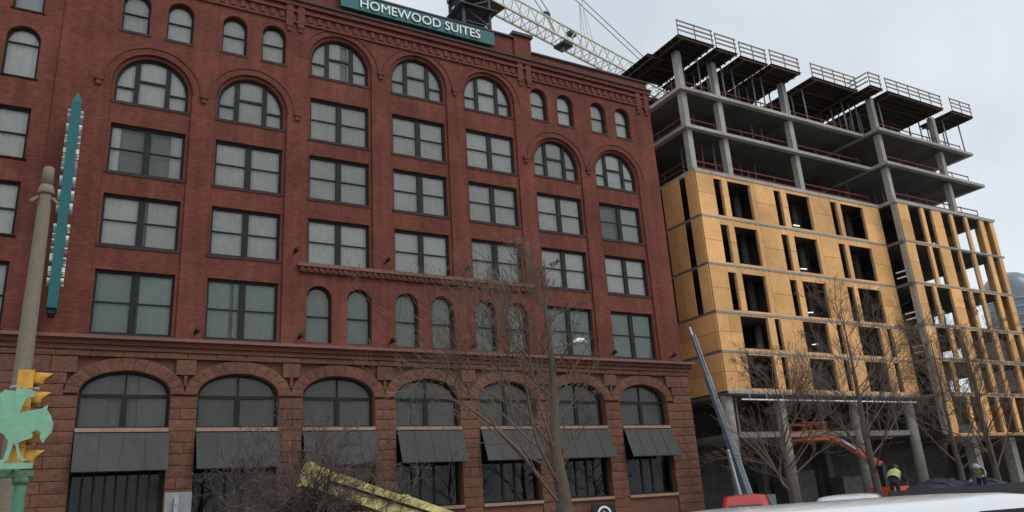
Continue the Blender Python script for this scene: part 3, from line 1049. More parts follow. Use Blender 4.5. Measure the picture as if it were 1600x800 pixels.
# bottom edge of the sheathing and the pipe under it
box('steel_track', X0 - 0.03, XS - 0.3, 35.93, 36.05, 7.86, 8.04, 'steel_track', site)
box('conduit', 37.3, 55.0, 35.88, 35.95, 7.45, 7.53, 'letter_white', site)
for i in range(12):
    x = 38.0 + i * 1.5
    box('hanger', x, x + 0.05, 35.89, 35.94, 7.532, 7.858, 'galvanised', site)

S2 = [(57.35, 59.1), (59.5, 60.5), (61.9, 63.0), (63.45, 65.05), (65.5, 67.2), (67.9, 68.85)]
S2b = [(57.1, 58.2), (58.65, 60.5), (62.0, 63.1), (63.5, 64.8), (65.25, 66.95), (67.5, 68.7)]
for r in range(0, 6):
    z0, z1 = LV[r] + 0.03, LV[r + 1] - 0.13
    src = S2 if r in (5, 4, 2, 0) else S2b
    ops = [(a + rnd.uniform(-0.1, 0.1), b + rnd.uniform(-0.1, 0.1), z0 + 0.06, z1 - 0.1) for a, b in src]
    if r >= 4: ops = [o if o[0] < 61 else (o[0], o[1], z0 + 0.02, z1 - 0.02) for o in ops]
    clad(XS, X1, z0, z1, ops, Y2)
    track(XS - 0.05, X1 + (0.35 if r in (3, 4, 5) else 0.0), Y2, LV[r + 1])
    box('corner_column', XS - 0.12, XS + 0.3, Y2 + 0.08, Y2 + 0.5, z0, z1, 'concrete', site)
    for zz in (0.5, 0.95):
        if r in (2, 3, 4): box('guard_bar', XS - 0.09, XS - 0.03, Y2 + 0.52, Y1 - 0.1, z0 + zz, z0 + zz + 0.1, 'letter_white', site)
    # right end: studs and boards
    for ya, yb in ((34.7, 36.2), (38.0, 40.0), (42.5, 45.0)):
        box('sheathing_panel', X1 - 0.04, X1, ya, yb, z0 + 0.02, z1 - 0.02, 'osb', site)
box('sill_plate', XS, X1, Y2 - 0.02, Y2 + 0.14, 4.86, 5.04, 'lumber', site)
# partitions inside
for r in range(0, 6):
    z0, z1 = LV[r] + 0.01, LV[r + 1] - 0.23
    xa = 56.5 if r == 0 else 36.5
    xe = 66.5 if r >= 4 else 69.0
    box('partition', xa, xe, 41.5, 41.62, z0, z1, 'interior_shade', site)
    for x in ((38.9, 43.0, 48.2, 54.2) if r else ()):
        box('partition', x, x + 0.1, 37.6, 41.48, z0, z1, 'interior_shade', site)
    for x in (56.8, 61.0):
        box('partition', x, x + 0.1, 36.9, 41.48, z0, z1, 'interior_shade', site)
    if r >= 1:
        for x in (41.9, 48.0, 54.3):
            b = MB(); b.tube([(x, 37.9, z0), (x, 37.9, z1)], 0.26, 10); b.build('column', 'concrete_shade', site, True)
# temporary tube lights hung behind the middle windows
for r, x in ((5, 46.6), (4, 46.5), (3, 46.3), (2, 46.2)):
    z = LV[r] + (0.62 if r > 2 else 0.9)
    bar('tube_light', (x - 0.7, 36.5, z - 0.02), (x + 0.45, 36.9, z + 0.18), 0.07, 'tube_light', site)
# ground storey: dark back walls, fence boards
box('partition', 36.6, 69.0, 43.0, 43.2, 0.13, 5.18, 'interior_shade', site)
box('partition', 37.0, 56.0, 42.6, 42.8, 5.56, 7.76, 'interior_shade', site)
for i in range(9):
    x = 38.0 + i * 2.0
    box('stud', x, x + 0.12, 37.2, 37.35, 5.552, 7.77, 'form_joist' if i % 2 else 'shore_metal', site)
for x0, x1, y, z0, z1 in ((42.0, 44.2, 38.5, 5.6, 7.2), (49.5, 52.5, 39.2, 0.2, 2.6), (44.6, 47.6, 40.0, 0.2, 3.2)):
    box('shade_block', x0, x1, y, y + 1.2, z0, z1, 'interior_shade', site)  # invented dark blocks, added to deepen the shade in the ground storey

# ------------------------------------------------------------------ formwork tables on the roof
def form_table(x0, x1, y0, y1, z, label, rail=True, ret=False, slope=0.0, zb=29.6, step=1.5):
    t = thing('formwork_table', ((x0 + x1) / 2, (y0 + y1) / 2, zb), label, 'formwork', 'formwork tables on the top slab')
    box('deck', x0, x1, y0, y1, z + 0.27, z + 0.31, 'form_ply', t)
    n = max(3, int((y1 - y0) / 0.55))
    for i in range(n):
        y = y0 + 0.1 + (y1 - y0 - 0.3) * i / (n - 1)
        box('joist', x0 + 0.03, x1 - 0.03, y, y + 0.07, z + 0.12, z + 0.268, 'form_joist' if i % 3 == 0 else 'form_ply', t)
    for x in (x0 + 0.35, x1 - 0.45):
        box('beam', x, x + 0.1, y0 + 0.05, y1 - 0.05, z, z + 0.118, 'form_joist', t)
        y = max(y0 + 0.7, 36.3 if x0 < 56 else 35.0)
        while y < y1:
            if x > 36.1:
                pole('shore', (x + 0.05, y, zb + 0.02), (x + 0.05, y, z - 0.002), 0.06, 0.06, 'shore_metal', t, 6)
            y += step
    if rail:
        for h in (0.42, 0.8, 1.18):
            box('guard_rail', x0 + 0.04, x1 - 0.04, y0 + 0.02, y0 + 0.06, z + 0.31 + h - 0.06, z + 0.31 + h + 0.06, 'rail_wood', t)
        k = max(2, int((x1 - x0) / 1.3) + 1)
        for i in range(k):
            x = x0 + 0.1 + (x1 - x0 - 0.25) * i / (k - 1)
            box('guard_post', x, x + 0.06, y0 + 0.065, y0 + 0.12, z + 0.312, z + 1.62, 'rail_wood', t)
    if ret:
        for h in (0.42, 0.8, 1.18):
            box('guard_rail', x0 + 0.0, x0 + 0.035, y0 + 0.13, min(y1, y0 + 2.0), z + 0.31 + h - 0.06, z + 0.31 + h + 0.06, 'rail_wood', t)
    return t

ZT = 32.62
form_table(35.35, 38.85, 34.75, 40.8, ZT, 'dark formwork deck over the left front corner of the roof, first in the row')
form_table(39.02, 41.2, 34.8, 41.0, ZT - 0.06, 'narrow dark formwork deck, second from the left on the roof')
form_table(41.5, 44.4, 34.85, 41.2, ZT - 0.1, 'dark formwork deck, third from the left on the roof')
form_table(44.62, 47.95, 34.75, 41.2, ZT - 0.04, 'dark formwork deck, fourth from the left, before the wide gap in the roof row')
form_table(49.3, 54.85, 34.8, 42.0, ZT, 'longest dark formwork deck on the roof, right after the wide gap', step=1.1)
form_table(54.95, 56.6, 33.75, 40.0, ZT - 0.02, 'small dark formwork deck with a corner railing where the roof steps forward', ret=True, step=1.1)
form_table(57.05, 64.8, 33.7, 41.5, ZT - 0.1, 'long dark formwork deck, second from the right on the roof', step=0.95)
form_table(66.1, 69.3, 33.7, 37.0, ZT + 0.02, 'dark formwork deck overhanging the right end of the roof')
form_table(34.75, 36.3, 37.4, 47.0, ZT - 0.15, 'dark formwork deck overhanging the side towards the brick hotel', rail=False)
form_table(36.6, 47.5, 42.5, 50.0, ZT - 0.1, 'wide formwork deck deep behind the front left decks', rail=False, step=2.2)
form_table(50.0, 64.0, 43.0, 51.0, ZT - 0.1, 'wide formwork deck deep behind the front right decks', rail=False, step=2.2)

# ------------------------------------------------------------------ tower crane behind the hotel
crane = thing('tower_crane', (28.8, 53.3, 0.13), 'tower crane with dark lattice mast and pale yellow jib above the roofs', 'crane')
mx0, mx1, my0, my1 = 27.5, 30.1, 52.0, 54.6
for x in (mx0, mx1):
    for y in (my0, my1):
        box('mast_leg', x - 0.11, x + 0.11, y - 0.11, y + 0.11, 0.13, 46.3, 'crane_dark', crane)
for k in range(17):
    z = 24 + k * 1.35
    s_ = 1 if k % 2 else -1
    for (xa, ya), (xb, yb) in (((mx0, my0), (mx1, my0)), ((mx0, my1), (mx1, my1)), ((mx0, my0), (mx0, my1)), ((mx1, my0), (mx1, my1))):
        bar('mast_brace', (xa, ya, z), (xb, yb, z), 0.09, 'crane_dark', crane)
        p, q = ((xa, ya, z), (xb, yb, z + 1.35)) if s_ > 0 else ((xb, yb, z), (xa, ya, z + 1.35))
        bar('mast_brace', p, q, 0.09, 'crane_dark', crane)
box('platform', 26.9, 30.7, 51.5, 55.1, 44.3, 44.42, 'crane_dark', crane)
box('slewing_ring', 27.3, 30.3, 51.8, 54.8, 46.3, 47.1, 'crane_dark', crane)
jd = Vector((0.9689, 0.2472, 0)).normalized()
jn = Vector((-jd.y, jd.x, 0))
J0 = Vector((29.2, 53.0, 46.4))
JL, JH, JW = 44.0, 1.55, 0.75
for s_ in (-1, 1):
    bar('jib_chord', J0 + jn * JW * s_, J0 + jd * JL + jn * JW * s_, 0.17, 'crane_white', crane)
    bar('jib_chord', J0 + jn * JW * s_ + Vector((0, 0, JH)), J0 + jd * JL + jn * JW * s_ + Vector((0, 0, JH)), 0.14, 'crane_white', crane)
nj = 40
for k in range(nj):
    a, b_ = J0 + jd * JL * k / nj, J0 + jd * JL * (k + 1) / nj
    for s_ in (-1, 1):
        lo, hi = (a, b_) if k % 2 else (b_, a)
        bar('jib_lacing', lo + jn * JW * s_, hi + jn * JW * s_ + Vector((0, 0, JH)), 0.07, 'crane_white', crane)
    bar('jib_lacing', a - jn * JW, b_ + jn * JW, 0.06, 'crane_white', crane)
    bar('jib_lacing', a - jn * JW, a + jn * JW, 0.06, 'crane_white', crane)
    bar('jib_lacing', a - jn * JW + Vector((0, 0, JH)), b_ + jn * JW + Vector((0, 0, JH)), 0.06, 'crane_white', crane)
# walkway near the root, brackets, trolley, winch
def jp(t, n=0.0, z=0.0): return J0 + jd * t + jn * n + Vector((0, 0, z))
b = MB(); b.bar(jp(0.6, 0, -0.12), jp(3.2, 0, -0.12), 1.6, 0.06); b.build('root_platform', 'form_joist', crane)
def strut(name, p, q, w=0.1, m='crane_white'): return bar(name, p, q, w, m, crane)
for s_ in (-0.6, 0.6):
    strut('pendant_bracket', jp(9.2, s_, JH), jp(9.9, 0, JH + 1.0), 0.12)
    strut('pendant_bracket', jp(11.6, s_, JH), jp(9.9, 0, JH + 1.0), 0.12)
b = MB(); b.bar(jp(9.5, 0, JH + 1.0), jp(10.2, 0, JH + 1.0), 0.4, 0.4); b.build('pendant_pin', 'crane_dark', crane)
b = MB(); b.bar(jp(13.0, 0, JH + 0.2), jp(13.9, 0, JH + 0.2), 0.6, 0.4); b.build('winch', 'crane_dark', crane)
b = MB(); b.bar(jp(11.3, 0, -0.3), jp(12.6, 0, -0.3), 1.5, 0.25); b.build('trolley', 'crane_dark', crane)
b = MB(); b.bar(jp(11.7, 0, -0.95), jp(11.95, 0, -0.45), 0.35, 0.35); b.build('hook_block', 'shore_metal', crane)
APEX = Vector((29.5, 53.3, 58.0))
for s_ in (-0.3, 0.3):
    for nm, far in (('pendant', jp(9.9, s_, JH + 1.1)), ('pendant', jp(31.0, s_, JH + 0.6))):
        b = MB(); b.tube([APEX + jn * s_, far], 0.045, 5); b.build('pendant_rope', 'cable', crane)
    f = 0.42
    m1 = (APEX + jn * s_).lerp(jp(31.0, s_, JH + 0.6), 0.34)
    b = MB(); b.bar(m1, m1 + (jp(31, s_, JH + .6) - APEX).normalized() * 0.45, 0.22); b.build('rope_joint', 'crane_dark', crane)
m2 = APEX.lerp(jp(31.0, 0, JH + 0.6), 0.5)
for s_ in (-0.5, 0.5):
    strut('hanger', m2 + jn * s_ * 0.3, jp(15.6, s_, JH), 0.06)
    strut('hanger', m2 + jn * s_ * 0.3, jp(16.4, s_, JH), 0.06)
for s_ in (-1, 1):
    bar('tower_head', (28.0, 53.3 + s_, 47.1), (29.5, 53.3 + 0.1 * s_, 58.0), 0.2, 'crane_white', crane)
    bar('tower_head', (30.0, 53.3 + s_, 47.1), (29.5, 53.3 + 0.1 * s_, 58.0), 0.2, 'crane_white', crane)
box('counter_jib', 17.0, 28.4, 51.2, 52.6, 46.9, 47.3, 'crane_white', crane)
box('counterweight', 17.2, 19.5, 51.0, 52.8, 44.6, 46.88, 'concrete', crane)
bar('pendant_rope', APEX, (18.0, 51.9, 47.3), 0.09, 'cable', crane)

box('end_wall', 69.0, 69.3, 35.6, 51.0, 0.13, 4.95, 'interior_shade', site)
# ------------------------------------------------------------------ far buildings
t = thing('brick_store', (92, 50, 0), 'low dark red brick building beyond the right end of the unfinished building', 'building')
box('wall', 76, 112, 37, 62, 0, 8.6, 'terracotta', t)
box('parapet', 75.8, 112.2, 36.8, 62.2, 8.602, 9.3, 'coping', t)
for k in range(8):
    w_ = box('window', 78 + k * 4, 80.2 + k * 4, 36.93, 36.99, 1.2, 3.8, 'car_glass', t)
    w_ = box('window', 78 + k * 4, 80.2 + k * 4, 36.93, 36.99, 5.2, 7.4, 'car_glass', t)
for k in range(5):
    box('window', 75.93, 75.99, 39 + k * 4.4, 41.4 + k * 4.4, 5.2, 7.4, 'car_glass', t)
    box('window', 75.93, 75.99, 39 + k * 4.4, 41.4 + k * 4.4, 1.2, 3.8, 'car_glass', t)
t = thing('glass_tower', (400, 200, 0), 'distant round blue-grey tower at the right edge of the photo', 'building')
b = MB()
prof = [(13, 0)] + [(13, z) for z in range(4, 84, 4)] + [(12.6, 88), (11.5, 92), (9.5, 95), (6, 97.5), (2, 98.5)]
b.lathe(400, 200, prof, 28); b.build('shell', 'far_glass', t, True)
for k in range(21):
    b = MB(); b.lathe(400, 200, [(13.25, 3 + k * 4.0), (13.25, 3.7 + k * 4.0)], 28); b.build('floor_band', 'far_wall', t, True)
t = thing('brown_block', (262, 128, 0), 'distant brown block low at the right edge behind the unfinished building', 'building')
box('wall', 246, 285, 118, 140, 0, 44, 'far_brown', t)
box('roof', 245.5, 285.5, 117.5, 140.5, 44, 44.8, 'far_wall', t)
for r in range(9):
    for k in range(9):
        box('window', 245.9, 245.99, 119 + k * 2.3, 120.3 + k * 2.3, 4 + r * 4.4, 6.4 + r * 4.4, 'car_glass', t)
        box('window', 248 + k * 4, 250.2 + k * 4, 117.9, 117.99, 4 + r * 4.4, 6.4 + r * 4.4, 'car_glass', t)

# ------------------------------------------------------------------ bare trees
def rot_away(d, ang, az):
    a = d.orthogonal().normalized()
    b = d.cross(a)
    return (d * math.cos(ang) + (a * math.cos(az) + b * math.sin(az)) * math.sin(ang)).normalized()

def grow(mb, p, d, L, r, lvl, maxl, R, wob, up, kids, ang=(0.45, 0.85), rmin=0.006):
    n = (6, 5, 4, 3, 2)[min(lvl, 4)]
    pts, rad, dirs = [p.copy()], [r], [d]
    for i in range(n):
        d = (d + Vector((R.gauss(0, wob), R.gauss(0, wob), R.gauss(0, wob) + up))).normalized()
        p = p + d * (L / n)
        pts.append(p.copy()); dirs.append(d)
        rad.append(max(rmin * 0.7, r * (1 - 0.78 * (i + 1) / n)))
    mb.tube(pts, rad, 5 if lvl < 2 else 3, cap=False)
    if lvl >= maxl: return
    k = kids[min(lvl, len(kids) - 1)]
    k = max(1, int(k * R.uniform(0.75, 1.25)))
    for j in range(k):
        t = R.uniform(0.22, 1.0)
        f = t * n
        i = min(int(f), n - 1)
        q = pts[i].lerp(pts[i + 1], f - i)
        rr = rad[i] + (rad[i + 1] - rad[i]) * (f - i)
        cd = rot_away(dirs[i + 1], R.uniform(*ang), R.uniform(0, 2 * PI))
        grow(mb, q, cd, L * R.uniform(0.38, 0.62) * (1.15 - 0.5 * t), max(rmin, rr * R.uniform(0.45, 0.65)), lvl + 1, maxl, R, wob * 1.15, up, kids, ang, rmin)

def bare_tree(name, base, trunk_pts, trunk_r, limbs, label, seed, bark, twig, maxl=3, kids=(7, 6, 4), wob=0.09, up=0.06, group=None, rmin=0.006, ang=(0.4, 0.8)):
    R = random.Random(seed)
    t = thing(name, base, label, 'tree' if name != 'bare_bush' else 'bush', group)
    b = MB()
    # smooth the trunk and give it a flare at the foot
    P = [Vector(p) for p in trunk_pts]
    pts, rad = [], []
    for i in range(len(P) - 1):
        for k in range(4):
            f = k / 4
            pts.append(P[i].lerp(P[i + 1], f) + Vector((R.gauss(0, 0.012), R.gauss(0, 0.012), 0)))
            rad.append(trunk_r[i] + (trunk_r[i + 1] - trunk_r[i]) * f)
    pts.append(P[-1]); rad.append(trunk_r[-1])
    rad[0] *= 1.35; rad[1] *= 1.1
    b.tube(pts, rad, 10)
    b.build('trunk', bark, t, True)
    b = MB()
    for (zf, az, el, L, r) in limbs:
        # point on the trunk
        f = zf * (len(pts) - 1)
        i = min(int(f), len(pts) - 2)
        q = pts[i].lerp(pts[i + 1], f - i)
        d = Vector((math.cos(az) * math.cos(el), math.sin(az) * math.cos(el), math.sin(el)))
        grow(b, q, d, L, r, 0, maxl, R, wob, up, kids, ang, rmin)
    b.build('crown', twig, t)
    return t

R0 = random.Random(11)
# street tree in front of the hotel: long limbs on its left, short on its right
limbs = []
for i in range(30):
    zf = 0.2 + 0.75 * (i / 29.0)
    left = R0.random() < 0.62
    az = (PI + R0.uniform(-1.0, 1.0)) if left else R0.uniform(-1.5, 1.5)
    top = 1 - zf
    L = (0.75 + 4.7 * top) * (1.0 if left else 0.5) * R0.uniform(0.8, 1.1)
    limbs.append((zf, az, R0.uniform(0.55, 0.95), L, 0.012 + 0.036 * top))
bare_tree('street_tree', (9.1, 14.0, 0.0), [(9.1, 14, 0), (9.12, 14, 1.6), (9.02, 14.0, 2.7), (9.1, 14.02, 4.1), (9.07, 14, 5.6), (9.12, 14, 6.9)],
          [0.19, 0.17, 0.125, 0.08, 0.042, 0.01], limbs, 'bare street tree with long limbs in front of the middle of the hotel', 3, 'bark_grey', 'twig_pale',
          maxl=3, kids=(7, 6, 3), rmin=0.005)

# low twiggy bush in front of the second and third awnings
t_l = []
R1 = random.Random(5)
bush_pts = [(2.9, 11.0, 0), (2.9, 11.0, 0.7), (2.92, 11.0, 1.2)]
for i in range(46):
    az = R1.uniform(0, 2 * PI)
    t_l.append((R1.uniform(0.45, 1.0), az, R1.uniform(0.3, 1.3), R1.uniform(1.15, 1.9), R1.uniform(0.014, 0.03)))
bare_tree('bare_bush', (2.9, 11.0, 0.0), bush_pts, [0.11, 0.09, 0.06], t_l, 'dense leafless bush of dark twigs in front of the hotel entrance', 8, 'bark_brown', 'twig_dark',
          maxl=3, kids=(8, 5, 4), wob=0.16, up=0.03, rmin=0.0045, ang=(0.4, 1.0))

def round_tree(x, y, h, rad, seed, label, n=22, tr=0.2, lean=0.0, kids=(7, 6, 4), twig='twig', z0=0.28):
    R = random.Random(seed)
    li = []
    for i in range(n):
        zf = z0 + (0.97 - z0) * i / (n - 1)
        top = (1 - zf) / (1 - z0)
        L = rad * (0.35 + 0.75 * top) * R.uniform(0.8, 1.15)
        li.append((zf, R.uniform(0, 2 * PI), R.uniform(0.35, 0.95), L, 0.011 + 0.034 * top))
    pts = [(x, y, 0), (x + 0.05, y, h * 0.2), (x - 0.06 + lean * 0.3, y, h * 0.42), (x + 0.04 + lean * 0.7, y, h * 0.68), (x + lean, y, h * 0.95)]
    return bare_tree('street_tree', (x, y, 0.0), pts, [tr, tr * 0.85, tr * 0.62, tr * 0.36, 0.012], li, label, seed, 'bark_grey', twig, maxl=3, kids=kids, rmin=0.006)

round_tree(29.75, 22.0, 9.6, 4.6, 21, 'bare street tree with a pale trunk in front of the orange lift', n=26, tr=0.19)
round_tree(24.2, 21.5, 6.6, 3.8, 22, 'bare street tree standing nearest the red car', n=20, tr=0.14)
round_tree(36.8, 21.0, 8.8, 4.4, 23, 'bare street tree nearest the right edge of the photo', n=24, tr=0.16)
round_tree(41.5, 25.5, 10.0, 4.8, 24, 'bare street tree close to the right wing of the unfinished building', n=24, tr=0.16)

# ------------------------------------------------------------------ concrete pole, far left
p = thing('concrete_pole', (-0.56, 15.0, 0.0), 'tall speckled concrete lamp pole at the left edge', 'pole')
b = MB()
b.lathe(-0.56, 15.0, [(0.165, 0), (0.158, 1.2), (0.132, 4.2), (0.1, 7.4), (0.098, 7.45)], 12)
b.build('shaft', 'pole_concrete', p, True)
b = MB(); b.lathe(-0.56, 15.0, [(0.128, 7.45), (0.132, 7.49), (0.122, 7.55), (0.1, 7.62)], 12); b.build('collar', 'pole_concrete', p, True)
b = MB(); b.lathe(-0.56, 15.0, [(0.096, 7.62), (0.088, 7.95), (0.07, 7.97)], 12); b.build('cap', 'pole_concrete', p, True)
for s_ in (-1, 1):
    bar('bolt_tab', (-0.56 + 0.11 * s_, 14.95, 7.38), (-0.56 + 0.21 * s_, 14.95, 7.28), 0.05, 'pole_concrete', p)
b = MB(); b.lathe(-0.56, 15.0, [(0.14, 4.02), (0.14, 4.07)], 12); b.build('steel_band', 'galvanised', p, True)
bar('band_clamp', (-0.42, 14.9, 4.05), (-0.28, 14.85, 4.02), 0.04, 'galvanised', p)

# ------------------------------------------------------------------ traffic signal with the rooster cut-out
sg = thing('traffic_signal', (-0.34, 13.25, 0.0), 'yellow traffic signal with five hoods on a mint green post', 'traffic light')
b = MB(); b.lathe(-0.345, 13.25, [(0.16, 0.0), (0.16, 0.25), (0.09, 0.4), (0.08, 2.42), (0.08, 2.5)], 12); b.build('post', 'mint_dark', sg, True)
b = MB(); b.lathe(-0.345, 13.25, [(0.1, 2.42), (0.11, 2.46), (0.11, 2.52)], 12); b.build('post_collar', 'mint_dark', sg, True)
box('bracket_arm', -1.25, -0.2, 13.17, 13.33, 2.52, 2.6, 'mint_dark', sg)
for k in range(5):
    z = 2.64 + k * 0.275
    hsg = box('signal_housing', -0.54, -0.34, 13.14, 13.40, z, z + 0.268, 'signal_yellow', sg)
    b = MB(); b.tube([(-0.339, 13.27, z + 0.134), (-0.325, 13.27, z + 0.134)], 0.1, 14); b.build('lens', 'lens_dark', hsg, True)
    # hood: open underneath, longer on top
    vs, fs = [], []
    n = 14
    for i in range(n + 1):
        t = math.radians(-35) + math.radians(250) * i / n
        c_, s2 = math.cos(t), math.sin(t)
        ext = 0.12 + 0.12 * max(0, s2)
        for rr in (0.118, 0.124):
            vs += [(-0.338, 13.27 + rr * c_, z + 0.134 + rr * s2), (-0.338 + ext, 13.27 + rr * c_, z + 0.134 + rr * s2 - 0.015)]
    for i in range(n):
        o, q = 4 * i, 4 * i + 4
        fs += [(o, q, q + 1, o + 1), (o + 2, o + 3, q + 3, q + 2), (o + 1, q + 1, q + 3, o + 3), (o, o + 2, q + 2, q)]
    fs += [(0, 1, 3, 2), (4 * n, 4 * n + 2, 4 * n + 3, 4 * n + 1)]
    wmesh('hood', vs, fs, 'signal_yellow', hsg, True)
ro = [(-1.05, 3.65), (-1.0, 3.72), (-0.96, 3.84), (-0.9, 3.87), (-0.91, 3.78), (-0.84, 3.72), (-0.79, 3.63), (-0.72, 3.64), (-0.66, 3.69), (-0.54, 3.67), (-0.51, 3.74), (-0.47, 3.7), (-0.43, 3.73), (-0.36, 3.69), (-0.29, 3.67), (-0.29, 3.6), (-0.39, 3.58), (-0.43, 3.49), (-0.45, 3.37), (-0.35, 3.4), (-0.2, 3.43), (-0.12, 3.49), (-0.13, 3.42), (-0.07, 3.33), (-0.03, 3.21), (-0.04, 3.1), (-0.1, 3.02), (-0.13, 2.95), (-0.18, 3.02), (-0.17, 3.1), (-0.22, 3.14), (-0.28, 3.1), (-0.26, 3.06), (-0.28, 3.02), (-0.37, 2.99), (-0.43, 2.96), (-0.4, 2.86), (-0.37, 2.79), (-0.3, 2.73), (-0.34, 2.71), (-0.41, 2.75), (-0.45, 2.92), (-0.48, 2.96), (-0.51, 2.81), (-0.53, 2.72), (-0.59, 2.69), (-0.65, 2.7), (-0.58, 2.75), (-0.55, 2.89), (-0.55, 2.99), (-0.61, 3.08), (-0.7, 3.12), (-0.8, 3.24), (-0.89, 3.38), (-0.93, 3.54), (-0.97, 3.63)]
rt = thing('rooster_cutout', (-0.5, 13.0, 2.6), 'mint green metal rooster silhouette mounted in front of the yellow traffic signal', 'sculpture')
plate('silhouette', ro, [], 12.985, 13.015, 'mint', rt)
box('base_rail', -0.95, -0.22, 12.97, 13.03, 2.61, 2.69, 'mint', rt)
bar('strut', (-0.6, 13.016, 3.3), (-0.52, 13.15, 3.3), 0.04, 'mint', rt)
bar('strut', (-0.45, 13.03, 2.64), (-0.45, 13.168, 2.58), 0.04, 'mint', rt)

# ------------------------------------------------------------------ back of a road sign, bottom left
rs = thing('road_sign', (1.42, 11.0, 0.0), 'plain grey back of a road sign in front of the bush', 'sign')
box('plate', 1.27, 1.585, 11.0, 11.008, 1.5, 2.12, 'sign_back', rs)
box('post', 1.375, 1.425, 10.94, 10.998, 0.0, 2.06, 'galvanised', rs)
for z in (1.62, 1.98):
    b = MB(); b.tube([(1.4, 10.925, z), (1.4, 10.94, z)], 0.016, 6); b.build('bolt', 'galvanised', rs)

# ------------------------------------------------------------------ street lamp behind the tree
lp = thing('street_lamp', (18.44, 28.4, 0.13), 'grey street lamp with a pale curved head beside the middle tree', 'street lamp')
pole('pole', (18.44, 28.4, 0.13), (18.44, 28.4, 8.35), 0.07, 0.045, 'lamp_grey', lp, 10)
b = MB(); b.tube([(18.44, 28.4, 8.3), (19.15, 28.4, 8.5), (19.7, 28.4, 8.64)], 0.03, 6); b.build('arm', 'lamp_grey', lp, True)
b = MB(); b.tube([(19.68, 28.4, 8.64), (19.8, 28.4, 8.69), (20.0, 28.4, 8.74), (20.25, 28.4, 8.75), (20.42, 28.4, 8.72)], [0.05, 0.1, 0.15, 0.14, 0.04], 10); b.build('head', 'letter_white', lp, True)

# ------------------------------------------------------------------ lifting machines
def wheel(parent, x, y, z, r, w):
    b = MB(); b.tube([(x, y - w / 2, z), (x, y + w / 2, z)], r, 18)
    o = b.build('wheel', 'rubber', parent, True)
    b = MB(); b.tube([(x, y - w / 2 - 0.006, z), (x, y + w / 2 + 0.006, z)], r * 0.55, 14)
    b.build('rim', 'alloy', o, True)

# worn yellow boom between the bush and the tree
yl = thing('yellow_loader', (6.0, 10.6, 0.0), 'worn yellow boom slanting up among the twigs of the bush', 'boom')
A, B = Vector((6.12, 10.45, 1.05)), Vector((2.9, 10.45, 2.23))
d = (B - A).normalized()
b = MB(); b.bar(A, A.lerp(B, 0.6), 0.34, 0.32); b.build('outer_boom', 'yellow_worn', yl)
b = MB(); b.bar(A.lerp(B, 0.601), B, 0.30, 0.28); b.build('inner_boom', 'yellow_worn', yl)
b = MB(); b.bar(B, B + d * 0.06, 0.33, 0.31); b.build('boom_head', 'yellow_worn', yl)
for f in (0.3, 0.6):
    c = A.lerp(B, f)
    b = MB(); b.bar(c, c + d * 0.06, 0.36, 0.34); b.build('boom_collar', 'yellow_worn', yl)
b = MB(); b.tube([A + d * 0.3 + Vector((0, -0.185, 0.02)), A + d * 1.6 + Vector((0, -0.185, 0.05)), A + d * 3.2 + Vector((0, -0.17, 0.0))], 0.016, 6); b.build('hose', 'rubber', yl, True)
box('chassis', 5.1, 7.4, 10.1, 11.1, 0.3, 0.7, 'yellow_worn', yl)
box('turret', 5.75, 6.5, 10.3, 10.9, 0.702, 0.98, 'yellow_worn', yl)
for x in (5.5, 7.0):
    for y in (10.05, 11.15): wheel(yl, x, y, 0.3, 0.3, 0.2)

# blue-grey telescopic boom at the hotel corner
gl = thing('boom_lift', (33.6, 33.0, 0.13), 'blue-grey telescopic boom leaning up along the hotel corner', 'lift')
A, B = Vector((33.9, 33.2, 1.5)), Vector((32.45, 34.4, 11.0))
d = (B - A).normalized()
L = (B - A).length
for i, (f0, f1, w) in enumerate(((0, 0.4, 0.34), (0.4, 0.74, 0.25), (0.74, 1.0, 0.16))):
    b = MB(); b.bar(A + d * L * f0, A + d * L * (f1 + (0.0 if i == 2 else -0.001)), w, w); b.build('boom_section', 'boom_grey', gl)
    off = Vector((0.19 if i == 0 else 0.145 if i == 1 else 0.1, -0.1, 0.04))
    bar('hose_guide', A + d * L * f0 + off * 1.15, A + d * L * f1 + off * 1.15, 0.05, 'galvanised', gl)
bar('lift_ram', A + Vector((-0.6, 0, -0.25)), A + d * L * 0.3 + Vector((-0.32, 0, -0.1)), 0.16, 'galvanised', gl)
box('chassis', 32.2, 35.4, 32.2, 34.2, 0.45, 1.1, 'boom_grey', gl)
box('turret', 33.2, 35.2, 32.5, 33.9, 1.102, 1.7, 'boom_grey', gl)
b = MB(); b.bar(B, B + Vector((-0.05, 0.1, 0.5)), 0.12, 0.12); b.build('jib_tip', 'galvanised', gl)
for x in (32.7, 34.9):
    for y in (32.2, 34.2): wheel(gl, x, y, 0.58, 0.45, 0.3)

